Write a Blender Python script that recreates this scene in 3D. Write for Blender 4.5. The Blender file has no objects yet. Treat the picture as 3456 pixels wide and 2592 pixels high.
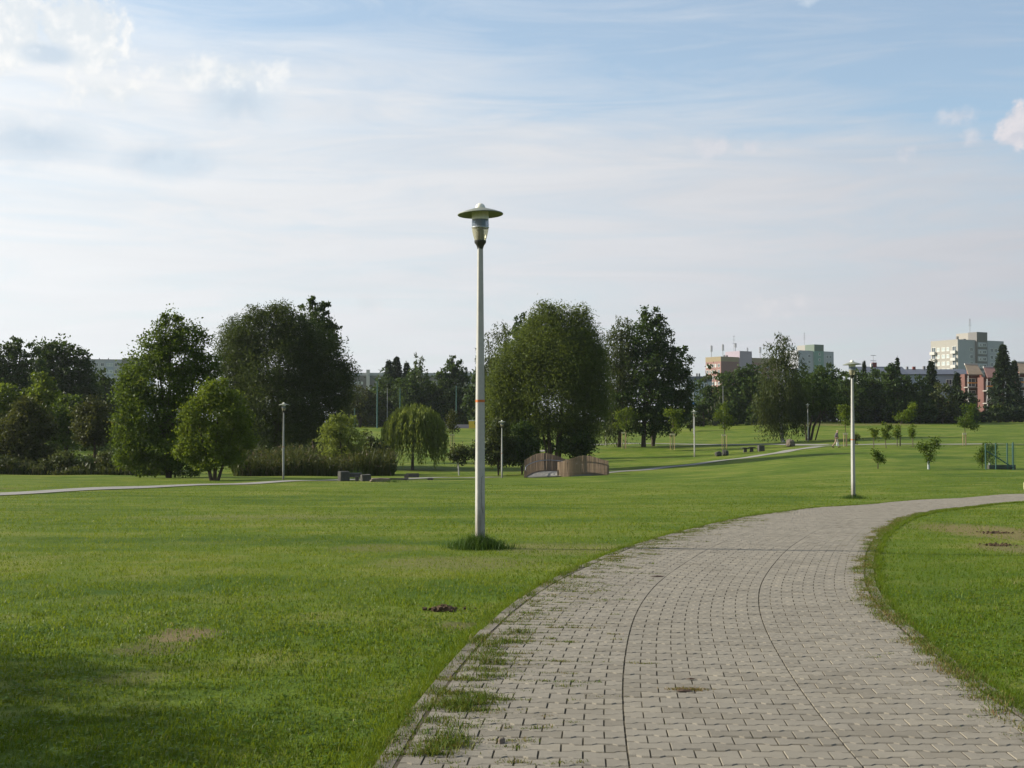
import bpy, math, random
import numpy as np
from mathutils import Vector, noise as mnoise

# ------------------------------------------------------------------ camera, sky, sun, exposure
SC = bpy.context.scene
COL = SC.collection
F = 4400.0            # focal length in pixels of the 3456 px wide photograph
HOR = 1450.0          # horizon row
CAMZ = 1.48
TH = math.atan((HOR - 1296) / F)
cam_d = bpy.data.cameras.new('camera')
cam_d.sensor_width = 36.0
cam_d.lens = 36.0 * F / 3456.0
cam_d.clip_start = 0.05
cam_d.clip_end = 6000
cam = bpy.data.objects.new('camera', cam_d)
COL.objects.link(cam)
cam.location = (0, 0, CAMZ)
cam.rotation_euler = (math.pi / 2 + TH, 0, 0)
SC.camera = cam

SUN_EL, SUN_AZ = math.radians(27), math.radians(-80)      # azimuth from +Y towards +X
sun_vec = Vector((math.sin(SUN_AZ) * math.cos(SUN_EL), math.cos(SUN_AZ) * math.cos(SUN_EL), math.sin(SUN_EL)))
sl = bpy.data.lights.new('sun', 'SUN')
sl.energy = 5.0
sl.angle = math.radians(0.6)
sl.color = (1.0, 0.93, 0.80)
sun = bpy.data.objects.new('sun', sl)
COL.objects.link(sun)
sun.rotation_euler = sun_vec.to_track_quat('Z', 'Y').to_euler()
sun.location = (-40, 0, 60)

SC.view_settings.view_transform = 'Standard'
SC.view_settings.look = 'None'
SC.view_settings.exposure = 0.8
SC.view_settings.gamma = 1.0
SC.view_settings.use_curve_mapping = False
SC.cycles.use_denoising = True
SC.cycles.max_bounces = 6
SC.cycles.transparent_max_bounces = 12
SC.cycles.sample_clamp_indirect = 4.0


class NT:
    """small helper to write node trees"""
    def __init__(self, tree):
        self.t = tree

    def n(self, kind, ins=None, **attrs):
        nd = self.t.nodes.new(kind)
        for k, v in attrs.items():
            setattr(nd, k, v)
        for k, v in (ins or {}).items():
            self.put(nd.inputs[k], v)
        return nd

    def put(self, sock, v):
        if isinstance(v, bpy.types.NodeSocket):
            self.t.links.new(v, sock)
        elif isinstance(v, bpy.types.Node):
            self.t.links.new(v.outputs[0], sock)
        else:
            if sock.type == 'RGBA' and len(v) == 3:
                v = (*v, 1)
            sock.default_value = v

    def m(self, op, a, b=0.0, c=0.0, clamp=False):
        nd = self.t.nodes.new('ShaderNodeMath')
        nd.operation = op
        nd.use_clamp = clamp
        for i, v in enumerate((a, b, c)):
            self.put(nd.inputs[i], v)
        return nd.outputs[0]

    def vm(self, op, a, b=(0, 0, 0)):
        nd = self.t.nodes.new('ShaderNodeVectorMath')
        nd.operation = op
        self.put(nd.inputs[0], a)
        self.put(nd.inputs[1], b)
        return nd.outputs['Value'] if op in ('DOT_PRODUCT', 'LENGTH') else nd.outputs[0]

    def step(self, v, lo, hi, a=0.0, b=1.0):
        nd = self.t.nodes.new('ShaderNodeMapRange')
        nd.interpolation_type = 'SMOOTHSTEP'
        self.put(nd.inputs['Value'], v)
        self.put(nd.inputs['From Min'], lo)
        self.put(nd.inputs['From Max'], hi)
        self.put(nd.inputs['To Min'], a)
        self.put(nd.inputs['To Max'], b)
        return nd.outputs[0]

    def mix(self, f, a, b, mode='MIX'):
        nd = self.t.nodes.new('ShaderNodeMix')
        nd.data_type = 'RGBA'
        nd.blend_type = mode
        self.put(nd.inputs[0], f)
        self.put(nd.inputs[6], a)
        self.put(nd.inputs[7], b)
        return nd.outputs[2]

    def noise(self, vec, scale, detail=3.0, rough=0.55, dist=0.0):
        nd = self.n('ShaderNodeTexNoise', {'Vector': vec, 'Scale': scale, 'Detail': detail, 'Roughness': rough, 'Distortion': dist})
        return nd.outputs[0]

    def ramp(self, f, stops):
        nd = self.t.nodes.new('ShaderNodeValToRGB')
        el = nd.color_ramp.elements
        while len(el) < len(stops):
            el.new(0.5)
        for e, (p, c) in zip(el, stops):
            e.position = p
            e.color = (*c, 1)
        self.put(nd.inputs[0], f)
        return nd.outputs[0]


def build_world():
    w = bpy.data.worlds.new('World')
    SC.world = w
    w.use_nodes = True
    w.node_tree.nodes.clear()
    g = NT(w.node_tree)
    STR = 0.10
    EXP = 2 ** 0.8
    tc = g.n('ShaderNodeTexCoord').outputs['Generated']
    sky = g.n('ShaderNodeTexSky', sky_type='NISHITA', sun_disc=False, sun_elevation=SUN_EL, sun_rotation=SUN_AZ,
              air_density=1.0, dust_density=1.0, ozone_density=1.5, altitude=200)
    xyz = g.n('ShaderNodeSeparateXYZ', {0: tc})
    X, Y, Z = xyz.outputs
    A = g.m('MULTIPLY', g.m('ARCTAN2', X, Y), 44.0)            # degrees-like units: 100 photo px
    E = g.m('MULTIPLY', g.m('ARCSINE', Z), 44.0)
    cosang = g.vm('DOT_PRODUCT', tc, tuple(sun_vec))
    # thin high veil, drawn out in streaks
    sv = g.vm('MULTIPLY', tc, (1.4, 1.4, 9.0))
    n1 = g.noise(sv, 1.6, 5, 0.55, 0.6)
    n2 = g.noise(g.vm('MULTIPLY', tc, (2.0, 2.0, 20.0)), 2.3, 6, 0.6, 0.5)
    streak = g.m('ADD', g.m('MULTIPLY', g.m('SUBTRACT', n1, 0.5), 7.0), g.m('MULTIPLY', g.m('SUBTRACT', n2, 0.5), 3.0))
    edge = g.m('ADD', E, g.m('ADD', g.m('MULTIPLY', A, 0.13), streak))
    veil = g.step(edge, 8.0, 14.0, 0.93, 0.10)
    # the wide flat band of veil with a crisp upper edge that thins out to the right
    band_e = g.m('ADD', 10.2, g.m('MULTIPLY', g.m('POWER', g.m('ABSOLUTE', g.m('SUBTRACT', A, 4.0)), 2.0), -0.010))
    bandn = g.m('ADD', g.m('MULTIPLY', g.m('SUBTRACT', n2, 0.5), 3.2), g.m('MULTIPLY', g.m('SUBTRACT', n1, 0.5), 2.0))
    band = g.m('MULTIPLY', g.step(g.m('ADD', g.m('SUBTRACT', E, band_e), bandn), -0.9, 0.8, 1, 0), g.step(A, 6.0, 13.5, 1, 0.12))
    band = g.m('MULTIPLY', band, g.step(E, 5.0, 9.0, 0.3, 0.80))
    # blue gap above it
    gap = g.m('MULTIPLY', g.step(g.m('ADD', g.m('SUBTRACT', E, band_e), bandn), -0.3, 1.2, 0, 1), g.step(g.m('ADD', A, streak), -9.0, 3.0, 0, 0.75))
    veil = g.m('MULTIPLY', veil, g.m('SUBTRACT', 1.0, gap))
    veil = g.m('MAXIMUM', veil, band)
    # a long blue rift in the veil, rising to the right
    rift = g.m('SUBTRACT', E, g.m('ADD', g.m('MULTIPLY_ADD', A, 0.10, 14.25), g.m('MULTIPLY', g.m('SUBTRACT', n1, 0.5), 2.0)))
    rift = g.m('MULTIPLY', g.step(g.m('ABSOLUTE', rift), 0.0, 0.9, 0.6, 0.0), g.step(A, -14.0, -9.0, 0, 1))
    veil = g.m('MULTIPLY', veil, g.m('SUBTRACT', 1.0, rift))
    low = g.step(g.m('ADD', E, g.m('MULTIPLY', streak, 0.8)), 0.0, 7.5, 0.90, 0.0)
    veil = g.m('MAXIMUM', veil, low)
    n3 = g.noise(g.vm('MULTIPLY', g.vm('ADD', tc, (0.0, 0.0, 0.35)), (1.6, 1.6, 13.0)), 3.4, 6, 0.62, 1.2)
    veil = g.m('ADD', veil, g.m('MULTIPLY', g.m('SUBTRACT', n3, 0.5), 1.1), clamp=True)
    veil = g.m('MULTIPLY_ADD', veil, 0.68, 0.32)
    L = g.m('MAXIMUM', g.m('MULTIPLY_ADD', cosang, 0.50, 0.645), 0.26)
    L = g.m('MULTIPLY', L, g.m('ADD', g.m('MULTIPLY_ADD', n2, 0.12, 0.87), g.m('MULTIPLY', n3, 0.14)))
    vc = g.n('ShaderNodeCombineColor', {0: g.m('MULTIPLY', L, 0.97), 1: g.m('MULTIPLY', L, 0.995), 2: g.m('ADD', g.m('MULTIPLY', L, 0.93), 0.085)})
    vc = g.vm('SCALE', vc, (0, 0, 0))
    vc.node.inputs['Scale'].default_value = 1.0 / (STR * EXP)
    skyc = g.vm('MULTIPLY', sky, (0.86, 1.02, 1.03))
    col = g.mix(veil, skyc, vc)
    # heaped clouds
    cn = g.noise(tc, 26.0, 8, 0.60, 0.2)
    cn2 = g.noise(tc, 80.0, 4, 0.6, 0.0)
    cnn = g.m('ADD', cn, g.m('MULTIPLY', g.m('SUBTRACT', cn2, 0.5), 0.35))

    def blob(a0, e0, ra, re):
        da = g.m('DIVIDE', g.m('SUBTRACT', A, a0), ra)
        de = g.m('DIVIDE', g.m('SUBTRACT', E, e0), re)
        d = g.m('ADD', g.m('MULTIPLY', da, da), g.m('MULTIPLY', de, de))
        return g.m('SUBTRACT', 1.0, g.m('SQRT', d))

    def cloud(col, blobs, white, soft=0.30, amt=1.0, k=3.4, cut=0.3, shade=1.0):
        f = None
        for b in blobs:
            v = blob(*b)
            f = v if f is None else g.m('MAXIMUM', f, v)
        v = g.m('ADD', f, g.m('MULTIPLY', g.m('SUBTRACT', cnn, 0.5), k))
        mask = g.step(v, cut, cut + soft, 0, amt)
        body = g.mix(g.step(cnn, 0.42, 0.62, 0.75 * shade, 0.0), tuple(c / (STR * EXP) for c in white), tuple(c * k_ / (STR * EXP) for c, k_ in zip(white, (0.74, 0.81, 0.88))))
        return g.mix(mask, col, body)
    # grey-blue undersides first, the white caps over them
    col = cloud(col, [(-15.5, 9.1, 3.4, 1.1), (-11.5, 8.7, 2.6, 0.9), (-9.2, 10.7, 2.1, 1.2)], (0.64, 0.75, 0.855), 0.9, 0.70, 1.2, 0.0)
    col = cloud(col, [(-16.2, 12.5, 2.1, 1.5), (-14.3, 12.7, 2.2, 1.5), (-17.2, 11.9, 1.8, 1.6), (-13.9, 12.0, 1.3, 1.0)], (0.98, 0.98, 0.97), 0.36, 0.95, 2.1, 0.10)
    col = cloud(col, [(-15.2, 11.75, 1.3, 0.55)], (0.70, 0.79, 0.88), 0.5, 0.7, 1.4, 0.1)
    col = cloud(col, [(-10.6, 11.45, 2.8, 0.75), (-9.2, 11.6, 2.0, 0.8), (-13.2, 10.7, 3.0, 0.9)], (0.96, 0.96, 0.95), 0.8, 0.85, 2.8, 0.15)
    col = cloud(col, [(16.75, 9.5, 1.25, 0.85), (16.4, 9.2, .9, .55)], (0.78, 0.75, 0.78), 0.40, 0.95, 2.4, 0.15)
    col = cloud(col, [(15.0, 9.2, 0.5, 0.42), (14.6, 9.9, 0.9, 0.4), (6.8, 9.3, 1.1, 0.5), (8.0, 9.3, 0.4, 0.3), (13.0, 8.9, 0.5, 0.5)], (0.74, 0.73, 0.77), 0.9, 0.6, 2.6, 0.1)
    col = cloud(col, [(10.0, 13.8, 0.6, 0.25), (15.6, 13.6, 1.0, 0.5), (17.2, 12.6, 0.9, 0.4), (9.6, 14.3, 0.5, 0.3)], (0.72, 0.79, 0.86), 0.9, 0.5, 3.4, 0.15)
    col = cloud(col, [(-4.9, 4.2, 0.9, 0.5), (9.0, 4.1, 1.2, 0.5)], (0.80, 0.77, 0.77), 0.9, 0.35, 2.6, 0.1)
    bg = g.n('ShaderNodeBackground', {0: col, 1: STR})
    out = g.n('ShaderNodeOutputWorld')
    w.node_tree.links.new(bg.outputs[0], out.inputs[0])


build_world()

# ------------------------------------------------------------------ projection helpers (pixels of the photograph <-> the place)
rng = np.random.default_rng(11)
random.seed(5)
CAM = np.array([0, 0, CAMZ])
cT, sT = math.cos(TH), math.sin(TH)


def at(px, py, D):
    a, b = (px - 1728) / F, (1296 - py) / F
    d = np.array([a, cT - sT * b, sT + cT * b])
    return CAM + d * (D / d[1])


def project(P):
    v = np.asarray(P, float) - CAM
    fw = v[..., 1] * cT + v[..., 2] * sT
    up = -v[..., 1] * sT + v[..., 2] * cT
    return 1728 + F * v[..., 0] / fw, 1296 - F * up / fw


# the lie of the land: rows of the photograph where the ground at a given distance is seen, per column
CU = np.array([0, 955, 1450, 1700, 2050, 2340, 2720, 2880, 3456], float)
CD = np.array([18.4, 30, 46, 65, 83, 98, 112, 133, 162, 190, 238, 275, 475], float)
CY = np.array([
    [1850, 1738, 1675, 1638, 1619, 1601, 1590, 1560, 1509, 1480, 1452, 1440, 1425],
    [1850, 1740, 1680, 1642, 1618, 1606, 1600, 1570, 1516, 1483, 1448, 1438, 1425],
    [1850, 1740, 1682, 1643, 1620, 1608, 1600, 1568, 1512, 1480, 1445, 1436, 1425],
    [1850, 1740, 1683, 1645, 1622, 1612, 1612, 1570, 1514, 1486, 1445, 1434, 1425],
    [1850, 1738, 1683, 1643, 1624, 1610, 1592, 1555, 1506, 1483, 1444, 1434, 1425],
    [1850, 1735, 1682, 1640, 1615, 1600, 1582, 1547, 1502, 1480, 1442, 1434, 1422],
    [1850, 1735, 1681, 1630, 1592, 1562, 1535, 1512, 1497, 1472, 1416, 1424, 1424],
    [1850, 1733, 1680, 1622, 1580, 1548, 1525, 1503, 1478, 1456, 1428, 1418, 1420],
    [1850, 1728, 1672, 1615, 1588, 1560, 1528, 1500, 1477, 1455, 1434, 1420, 1415]], float)
LD = np.concatenate([[0.0, 4.0, 10.0], CD, [3000.0]])
ZC = np.zeros((len(CU), len(LD)))
for _i in range(len(CU)):
    ZC[_i, 1] = -0.01045 * 4
    ZC[_i, 2] = -0.01045 * 10
    for _j in range(len(CD)):
        ZC[_i, _j + 3] = at(CU[_i], CY[_i, _j], CD[_j])[2]
    ZC[_i, -1] = ZC[_i, -2]
# dense smooth table over (column angle, log distance)
_dl = np.linspace(math.log(1.0), math.log(3000), 500)
_ul = np.linspace(-600, 4056, 160)
_t = np.array([np.interp(np.exp(_dl), LD, ZC[i]) for i in range(len(CU))])
_t = np.array([np.interp(_ul, CU, _t[:, j]) for j in range(len(_dl))]).T


def _gauss(a, n, axis):
    k = np.exp(-0.5 * (np.arange(-3 * n, 3 * n + 1) / n) ** 2)
    k /= k.sum()
    pad = [(0, 0), (0, 0)]
    pad[axis] = (3 * n, 3 * n)
    return np.apply_along_axis(lambda r: np.convolve(r, k, 'valid'), axis, np.pad(a, pad, mode='edge'))


_t = _gauss(_gauss(_t, 4, 1), 5, 0)


def ground(X, Y):
    X, Y = np.asarray(X, float), np.asarray(Y, float)
    r = np.sqrt(X * X + Y * Y) + 1e-6
    th = np.clip(np.arctan2(X, Y), -0.5, 0.5)
    D = np.clip(r * np.cos(th), 1.0, 2990)
    u = np.clip((1728 + F * np.tan(th) - _ul[0]) / (_ul[1] - _ul[0]), 0, len(_ul) - 1.001)
    d = np.clip((np.log(D) - _dl[0]) / (_dl[1] - _dl[0]), 0, len(_dl) - 1.001)
    iu, idx = u.astype(int), d.astype(int)
    fu, fd = u - iu, d - idx
    z = (_t[iu, idx] * (1 - fu) + _t[iu + 1, idx] * fu) * (1 - fd) + (_t[iu, idx + 1] * (1 - fu) + _t[iu + 1, idx + 1] * fu) * fd
    und = 0.035 * (np.sin(X * 0.31 + 1.3) * np.sin(Y * 0.23) + 0.6 * np.sin(X * 0.83 + Y * 0.41))
    return z + und * np.clip((D - 20) / 30, 0, 1)


def gz(x, y):
    return float(ground(x, y))


def hit(px, py, d0=3.0, d1=320.0):
    D = np.exp(np.linspace(math.log(d0), math.log(d1), 6000))
    a, b = (px - 1728) / F, (1296 - py) / F
    k = cT - sT * b
    X, Z = a / k * D, CAMZ + (sT + cT * b) / k * D
    below = np.nonzero(Z <= ground(X, D))[0]
    i = below[0] if len(below) else len(D) - 1
    return np.array([X[i], D[i], gz(X[i], D[i])])


def foot(px, D):
    py = 1500.0
    for _ in range(4):
        p = at(px, py, D)
        z = gz(p[0], D)
        py = project((p[0], D, z))[1]
    return np.array([at(px, py, D)[0], D, z])


# ------------------------------------------------------------------ mesh helpers
def arrays_mesh(name, V, Q, attr=None, smooth=False):
    """mesh from vertex array and one array of equal-sized faces"""
    V = np.ascontiguousarray(V, np.float32)
    Q = np.ascontiguousarray(Q, np.int32)
    me = bpy.data.meshes.new(name)
    n, k = Q.shape
    me.vertices.add(len(V))
    me.vertices.foreach_set('co', V.ravel())
    me.loops.add(n * k)
    me.loops.foreach_set('vertex_index', Q.ravel())
    me.polygons.add(n)
    me.polygons.foreach_set('loop_start', np.arange(0, n * k, k, dtype=np.int32))
    if attr is not None:
        at_ = me.attributes.new('rnd', 'FLOAT', 'FACE')
        at_.data.foreach_set('value', np.ascontiguousarray(attr, np.float32))
    me.update(calc_edges=True)
    if smooth:
        me.polygons.foreach_set('use_smooth', np.ones(n, bool))
    return me


def link(name, me, mat=None, parent=None, kind=None, loc=None):
    o = bpy.data.objects.new(name, me)
    COL.objects.link(o)
    if mat is not None:
        me.materials.clear()
        me.materials.append(mat)
    if parent is not None:
        o.parent = parent
    if kind:
        o['kind'] = kind
    if loc is not None:
        o.location = loc
    return o


def tag(o, label, cat, group=None):
    o['label'] = label
    o['category'] = cat
    if group:
        o['group'] = group
    return o


def thing(name, label, cat, loc=(0, 0, 0), rz=0.0, group=None):
    o = bpy.data.objects.new(name, None)
    o.empty_display_size = 0.2
    COL.objects.link(o)
    o.location = loc
    o.rotation_euler = (0, 0, rz)
    return tag(o, label, cat, group)


class MB:
    def __init__(self):
        self.v, self.f = [], []

    def add(self, V, Fs):
        b = len(self.v)
        self.v += [tuple(map(float, p)) for p in V]
        self.f += [tuple(i + b for i in q) for q in Fs]
        return self

    def box(self, c, s, rz=0.0, taper=1.0, jit=0.0):
        V = []
        ca, sa = math.cos(rz), math.sin(rz)
        for k in (-1, 1):
            t = 1.0 if k < 0 else taper
            for i, j in ((-1, -1), (1, -1), (1, 1), (-1, 1)):
                x, y, z = i * s[0] / 2 * t, j * s[1] / 2 * t, k * s[2] / 2
                if jit:
                    x += random.uniform(-jit, jit)
                    y += random.uniform(-jit, jit)
                    z += random.uniform(-jit, jit)
                V.append((c[0] + x * ca - y * sa, c[1] + x * sa + y * ca, c[2] + z))
        return self.add(V, [(3, 2, 1, 0), (4, 5, 6, 7), (0, 1, 5, 4), (1, 2, 6, 5), (2, 3, 7, 6), (3, 0, 4, 7)])

    def tube(self, pts, rads, n=8, caps=True, twist=0.0):
        pts = [Vector(p) for p in pts]
        V, Fs = [], []
        for i, p in enumerate(pts):
            d = (pts[min(i + 1, len(pts) - 1)] - pts[max(i - 1, 0)]).normalized()
            ref = Vector((1, 0, 0)) if abs(d.x) < 0.9 else Vector((0, 1, 0))
            u = d.cross(ref).normalized()
            w = d.cross(u)
            r = rads[i] if hasattr(rads, '__len__') else rads
            for k in range(n):
                a = 2 * math.pi * k / n + twist
                V.append(p + (u * math.cos(a) + w * math.sin(a)) * r)
        for i in range(len(pts) - 1):
            for k in range(n):
                a, b = i * n + k, i * n + (k + 1) % n
                Fs.append((a, b, b + n, a + n))
        if caps:
            Fs.append(tuple(range(n - 1, -1, -1)))
            Fs.append(tuple(range((len(pts) - 1) * n, len(pts) * n)))
        return self.add(V, Fs)

    def lathe(self, prof, n=24, closed=False):
        V, Fs = [], []
        for r, z in prof:
            for k in range(n):
                a = 2 * math.pi * k / n
                V.append((r * math.cos(a), r * math.sin(a), z))
        m = len(prof)
        for i in range(m - 1 + (1 if closed else 0)):
            for k in range(n):
                a, b = i * n + k, i * n + (k + 1) % n
                c, d = ((i + 1) % m) * n + (k + 1) % n, ((i + 1) % m) * n + k
                Fs.append((a, b, c, d))
        return self.add(V, Fs)

    def mesh(self, name, smooth=False):
        me = bpy.data.meshes.new(name)
        me.from_pydata(self.v, [], self.f)
        me.update()
        if smooth:
            me.polygons.foreach_set('use_smooth', np.ones(len(me.polygons), bool))
        return me

    def build(self, name, mat, parent=None, smooth=False, kind=None, loc=None):
        me = self.mesh(name, smooth)
        if smooth:
            try:
                me.set_sharp_from_angle(angle=math.radians(38))
            except Exception:
                pass
        return link(name, me, mat, parent, kind, loc)


# ------------------------------------------------------------------ materials
def material(name, col, rough=0.8, spec=0.3, var=0.25, scale=4.0, bump=0.0, bscale=30.0, metal=0.0, world=False, tint=None):
    m = bpy.data.materials.new(name)
    m.use_nodes = True
    g = NT(m.node_tree)
    bs = m.node_tree.nodes['Principled BSDF']
    src = g.n('ShaderNodeNewGeometry').outputs['Position'] if world else g.n('ShaderNodeTexCoord').outputs['Object']
    n1 = g.noise(src, scale, 5, 0.6)
    n2 = g.noise(src, scale * 6.3, 3, 0.6)
    f = g.m('ADD', g.m('MULTIPLY', n1, 0.65), g.m('MULTIPLY', n2, 0.35))
    lo = tuple(c * (1 - var) for c in col)
    hi = tuple(min(1, c * (1 + var)) for c in col)
    if tint:
        lo = tuple(a * b for a, b in zip(lo, tint))
    g.put(bs.inputs['Base Color'], g.ramp(f, [(0.32, lo), (0.68, hi)]))
    bs.inputs['Roughness'].default_value = rough
    bs.inputs['Specular IOR Level'].default_value = spec
    bs.inputs['Metallic'].default_value = metal
    if bump:
        bn = g.n('ShaderNodeBump', {'Height': g.noise(src, bscale, 4, 0.6), 'Strength': bump, 'Distance': 0.02})
        g.put(bs.inputs['Normal'], bn.outputs[0])
    return m


def paver_material():
    m = material('paver_concrete', (0.190, 0.171, 0.137), 0.92, 0.2, 0.10, 3.0, 0.3, 220, world=True)
    g = NT(m.node_tree)
    bs = m.node_tree.nodes['Principled BSDF']
    old = bs.inputs['Base Color'].links[0].from_socket
    P = g.n('ShaderNodeNewGeometry').outputs['Position']
    r = g.n('ShaderNodeAttribute', attribute_name='rnd').outputs['Fac']
    c = g.mix(1.0, old, g.ramp(r, [(0.0, (0.82, 0.81, 0.79)), (0.5, (1.0, 1.0, 1.0)), (1.0, (1.13, 1.12, 1.09))]), 'MULTIPLY')
    stain = g.step(g.noise(P, 1.1, 6, 0.68), 0.50, 0.72, 0, 0.45)
    c = g.mix(stain, c, (0.125, 0.108, 0.080))
    speck = g.step(g.noise(P, 55.0, 3, 0.7), 0.62, 0.74, 0, 0.5)
    c = g.mix(speck, c, (0.10, 0.09, 0.07))
    g.put(bs.inputs['Base Color'], c)
    return m


def pole_material():
    m = material('pole_concrete', (0.33, 0.325, 0.30), 0.85, 0.25, 0.14, 3.0, 0.15, 60)
    g = NT(m.node_tree)
    bs = m.node_tree.nodes['Principled BSDF']
    old = bs.inputs['Base Color'].links[0].from_socket
    O = g.n('ShaderNodeTexCoord').outputs['Object']
    z = g.n('ShaderNodeSeparateXYZ', {0: O}).outputs[2]
    n = g.noise(g.vm('MULTIPLY', O, (9, 9, 1.6)), 1.0, 5, 0.7)
    dirt = g.step(g.m('ADD', z, g.m('MULTIPLY', g.m('SUBTRACT', n, 0.5), 1.6)), 0.05, 0.75, 0.75, 0)
    c = g.mix(dirt, old, (0.12, 0.105, 0.075))
    c = g.mix(g.step(n, 0.60, 0.74, 0, 0.35), c, (0.20, 0.185, 0.155))
    g.put(bs.inputs['Base Color'], c)
    return m


def leaf_material(name, dark, mid, light, accent=None, acc=0.0, trans=0.35, rough=0.5, spec=0.09):
    m = bpy.data.materials.new(name)
    m.use_nodes = True
    t = m.node_tree
    g = NT(t)
    bs = t.nodes['Principled BSDF']
    r = g.n('ShaderNodeAttribute', attribute_name='rnd').outputs['Fac']
    stops = [(0.0, dark), (0.5, mid), (1.0 - acc * 1.2 if accent else 1.0, light)]
    if accent:
        stops.append((1.0, accent))
    c = g.ramp(r, stops)
    g.put(bs.inputs['Base Color'], c)
    bs.inputs['Roughness'].default_value = rough
    bs.inputs['Specular IOR Level'].default_value = spec
    tr = g.n('ShaderNodeBsdfTranslucent', {0: g.mix(0.5, c, tuple(x * y for x, y in zip(light, (1.3, 1.25, 0.5))))})
    mx = g.n('ShaderNodeMixShader', {0: trans, 1: bs.outputs[0], 2: tr.outputs[0]})
    t.links.new(mx.outputs[0], t.nodes['Material Output'].inputs[0])
    return m


M = {}
M['orange'] = material('orange_paint', (0.40, 0.12, 0.03), 0.6, 0.3, 0.12, 20)
M['black_metal'] = material('black_metal', (0.025, 0.024, 0.022), 0.45, 0.5, 0.3, 12)
M['hat'] = material('hat_paint', (0.17, 0.18, 0.14), 0.55, 0.4, 0.15, 6)
M['white_plastic'] = material('white_plastic', (0.62, 0.60, 0.50), 0.4, 0.5, 0.1, 8)
M['steel'] = material('grey_steel', (0.35, 0.36, 0.37), 0.4, 0.5, 0.15, 8, metal=0.6)
M['kerb'] = material('kerb_concrete', (0.155, 0.138, 0.108), 0.94, 0.15, 0.45, 3.5, 0.35, 90, world=True)
M['soil'] = material('joint_soil', (0.066, 0.056, 0.038), 0.98, 0.1, 0.45, 9, 0.3, 120, world=True)
M['asphalt'] = material('footpath_asphalt', (0.20, 0.19, 0.17), 0.95, 0.2, 0.15, 0.8, world=True)
M['wood'] = material('bridge_wood', (0.19, 0.135, 0.088), 0.8, 0.25, 0.25, 5, 0.1, 40)
M['recess'] = material('balcony_recess', (0.13, 0.07, 0.06), 0.9, 0.1, 0.1, 1)
M['wood_pale'] = material('stake_wood', (0.34, 0.25, 0.14), 0.85, 0.2, 0.25, 8)
M['batten'] = material('pale_batten', (0.62, 0.55, 0.34), 0.85, 0.2, 0.15, 8)
M['bark'] = material('bark', (0.060, 0.047, 0.034), 0.95, 0.15, 0.35, 4, 0.4, 14)
M['bark_birch'] = material('bark_birch', (0.34, 0.33, 0.31), 0.85, 0.2, 0.55, 3.0)
M['bark_young'] = material('bark_young', (0.10, 0.08, 0.055), 0.9, 0.2, 0.3, 8)
M['stone'] = material('stone', (0.066, 0.064, 0.056), 0.95, 0.15, 0.3, 3.5, 0.4, 22)
M['stone_pale'] = material('stone_pale', (0.14, 0.115, 0.092), 0.95, 0.15, 0.25, 3.5, 0.4, 22)
M['green_paint'] = material('green_paint', (0.03, 0.085, 0.07), 0.5, 0.4, 0.12, 5)
M['green_wire'] = material('green_wire', (0.03, 0.10, 0.07), 0.6, 0.3, 0.1, 5)
M['yellow'] = material('yellow_plastic', (0.60, 0.42, 0.03), 0.5, 0.4, 0.1, 5)
M['earth'] = material('earth', (0.070, 0.048, 0.030), 0.98, 0.1, 0.4, 14, 0.5, 60)
M['glass_dark'] = material('window_glass', (0.05, 0.065, 0.08), 0.12, 0.7, 0.3, 0.6)
M['glass_light'] = material('window_glass_curtain', (0.34, 0.38, 0.38), 0.2, 0.6, 0.3, 0.9)
M['frame_white'] = material('window_frame', (0.66, 0.66, 0.62), 0.6, 0.4, 0.06, 3)


def lamp_glass(col=(0.48, 0.44, 0.30), tint=(0.80, 0.78, 0.66)):
    m = bpy.data.materials.new('lamp_glass')
    m.use_nodes = True
    t = m.node_tree
    g = NT(t)
    bs = t.nodes['Principled BSDF']
    bs.inputs['Base Color'].default_value = (*col, 1)
    bs.inputs['Roughness'].default_value = 0.12
    tr = g.n('ShaderNodeBsdfTransparent', {0: (*tint, 1)})
    mx = g.n('ShaderNodeMixShader', {0: 0.62, 1: bs.outputs[0], 2: tr.outputs[0]})
    t.links.new(mx.outputs[0], t.nodes['Material Output'].inputs[0])
    return m


M['paver'] = paver_material()
M['concrete_pole'] = pole_material()
M['lamp_glass'] = lamp_glass()
M['lamp_band'] = lamp_glass((0.22, 0.25, 0.28), (0.55, 0.60, 0.66))


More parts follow.
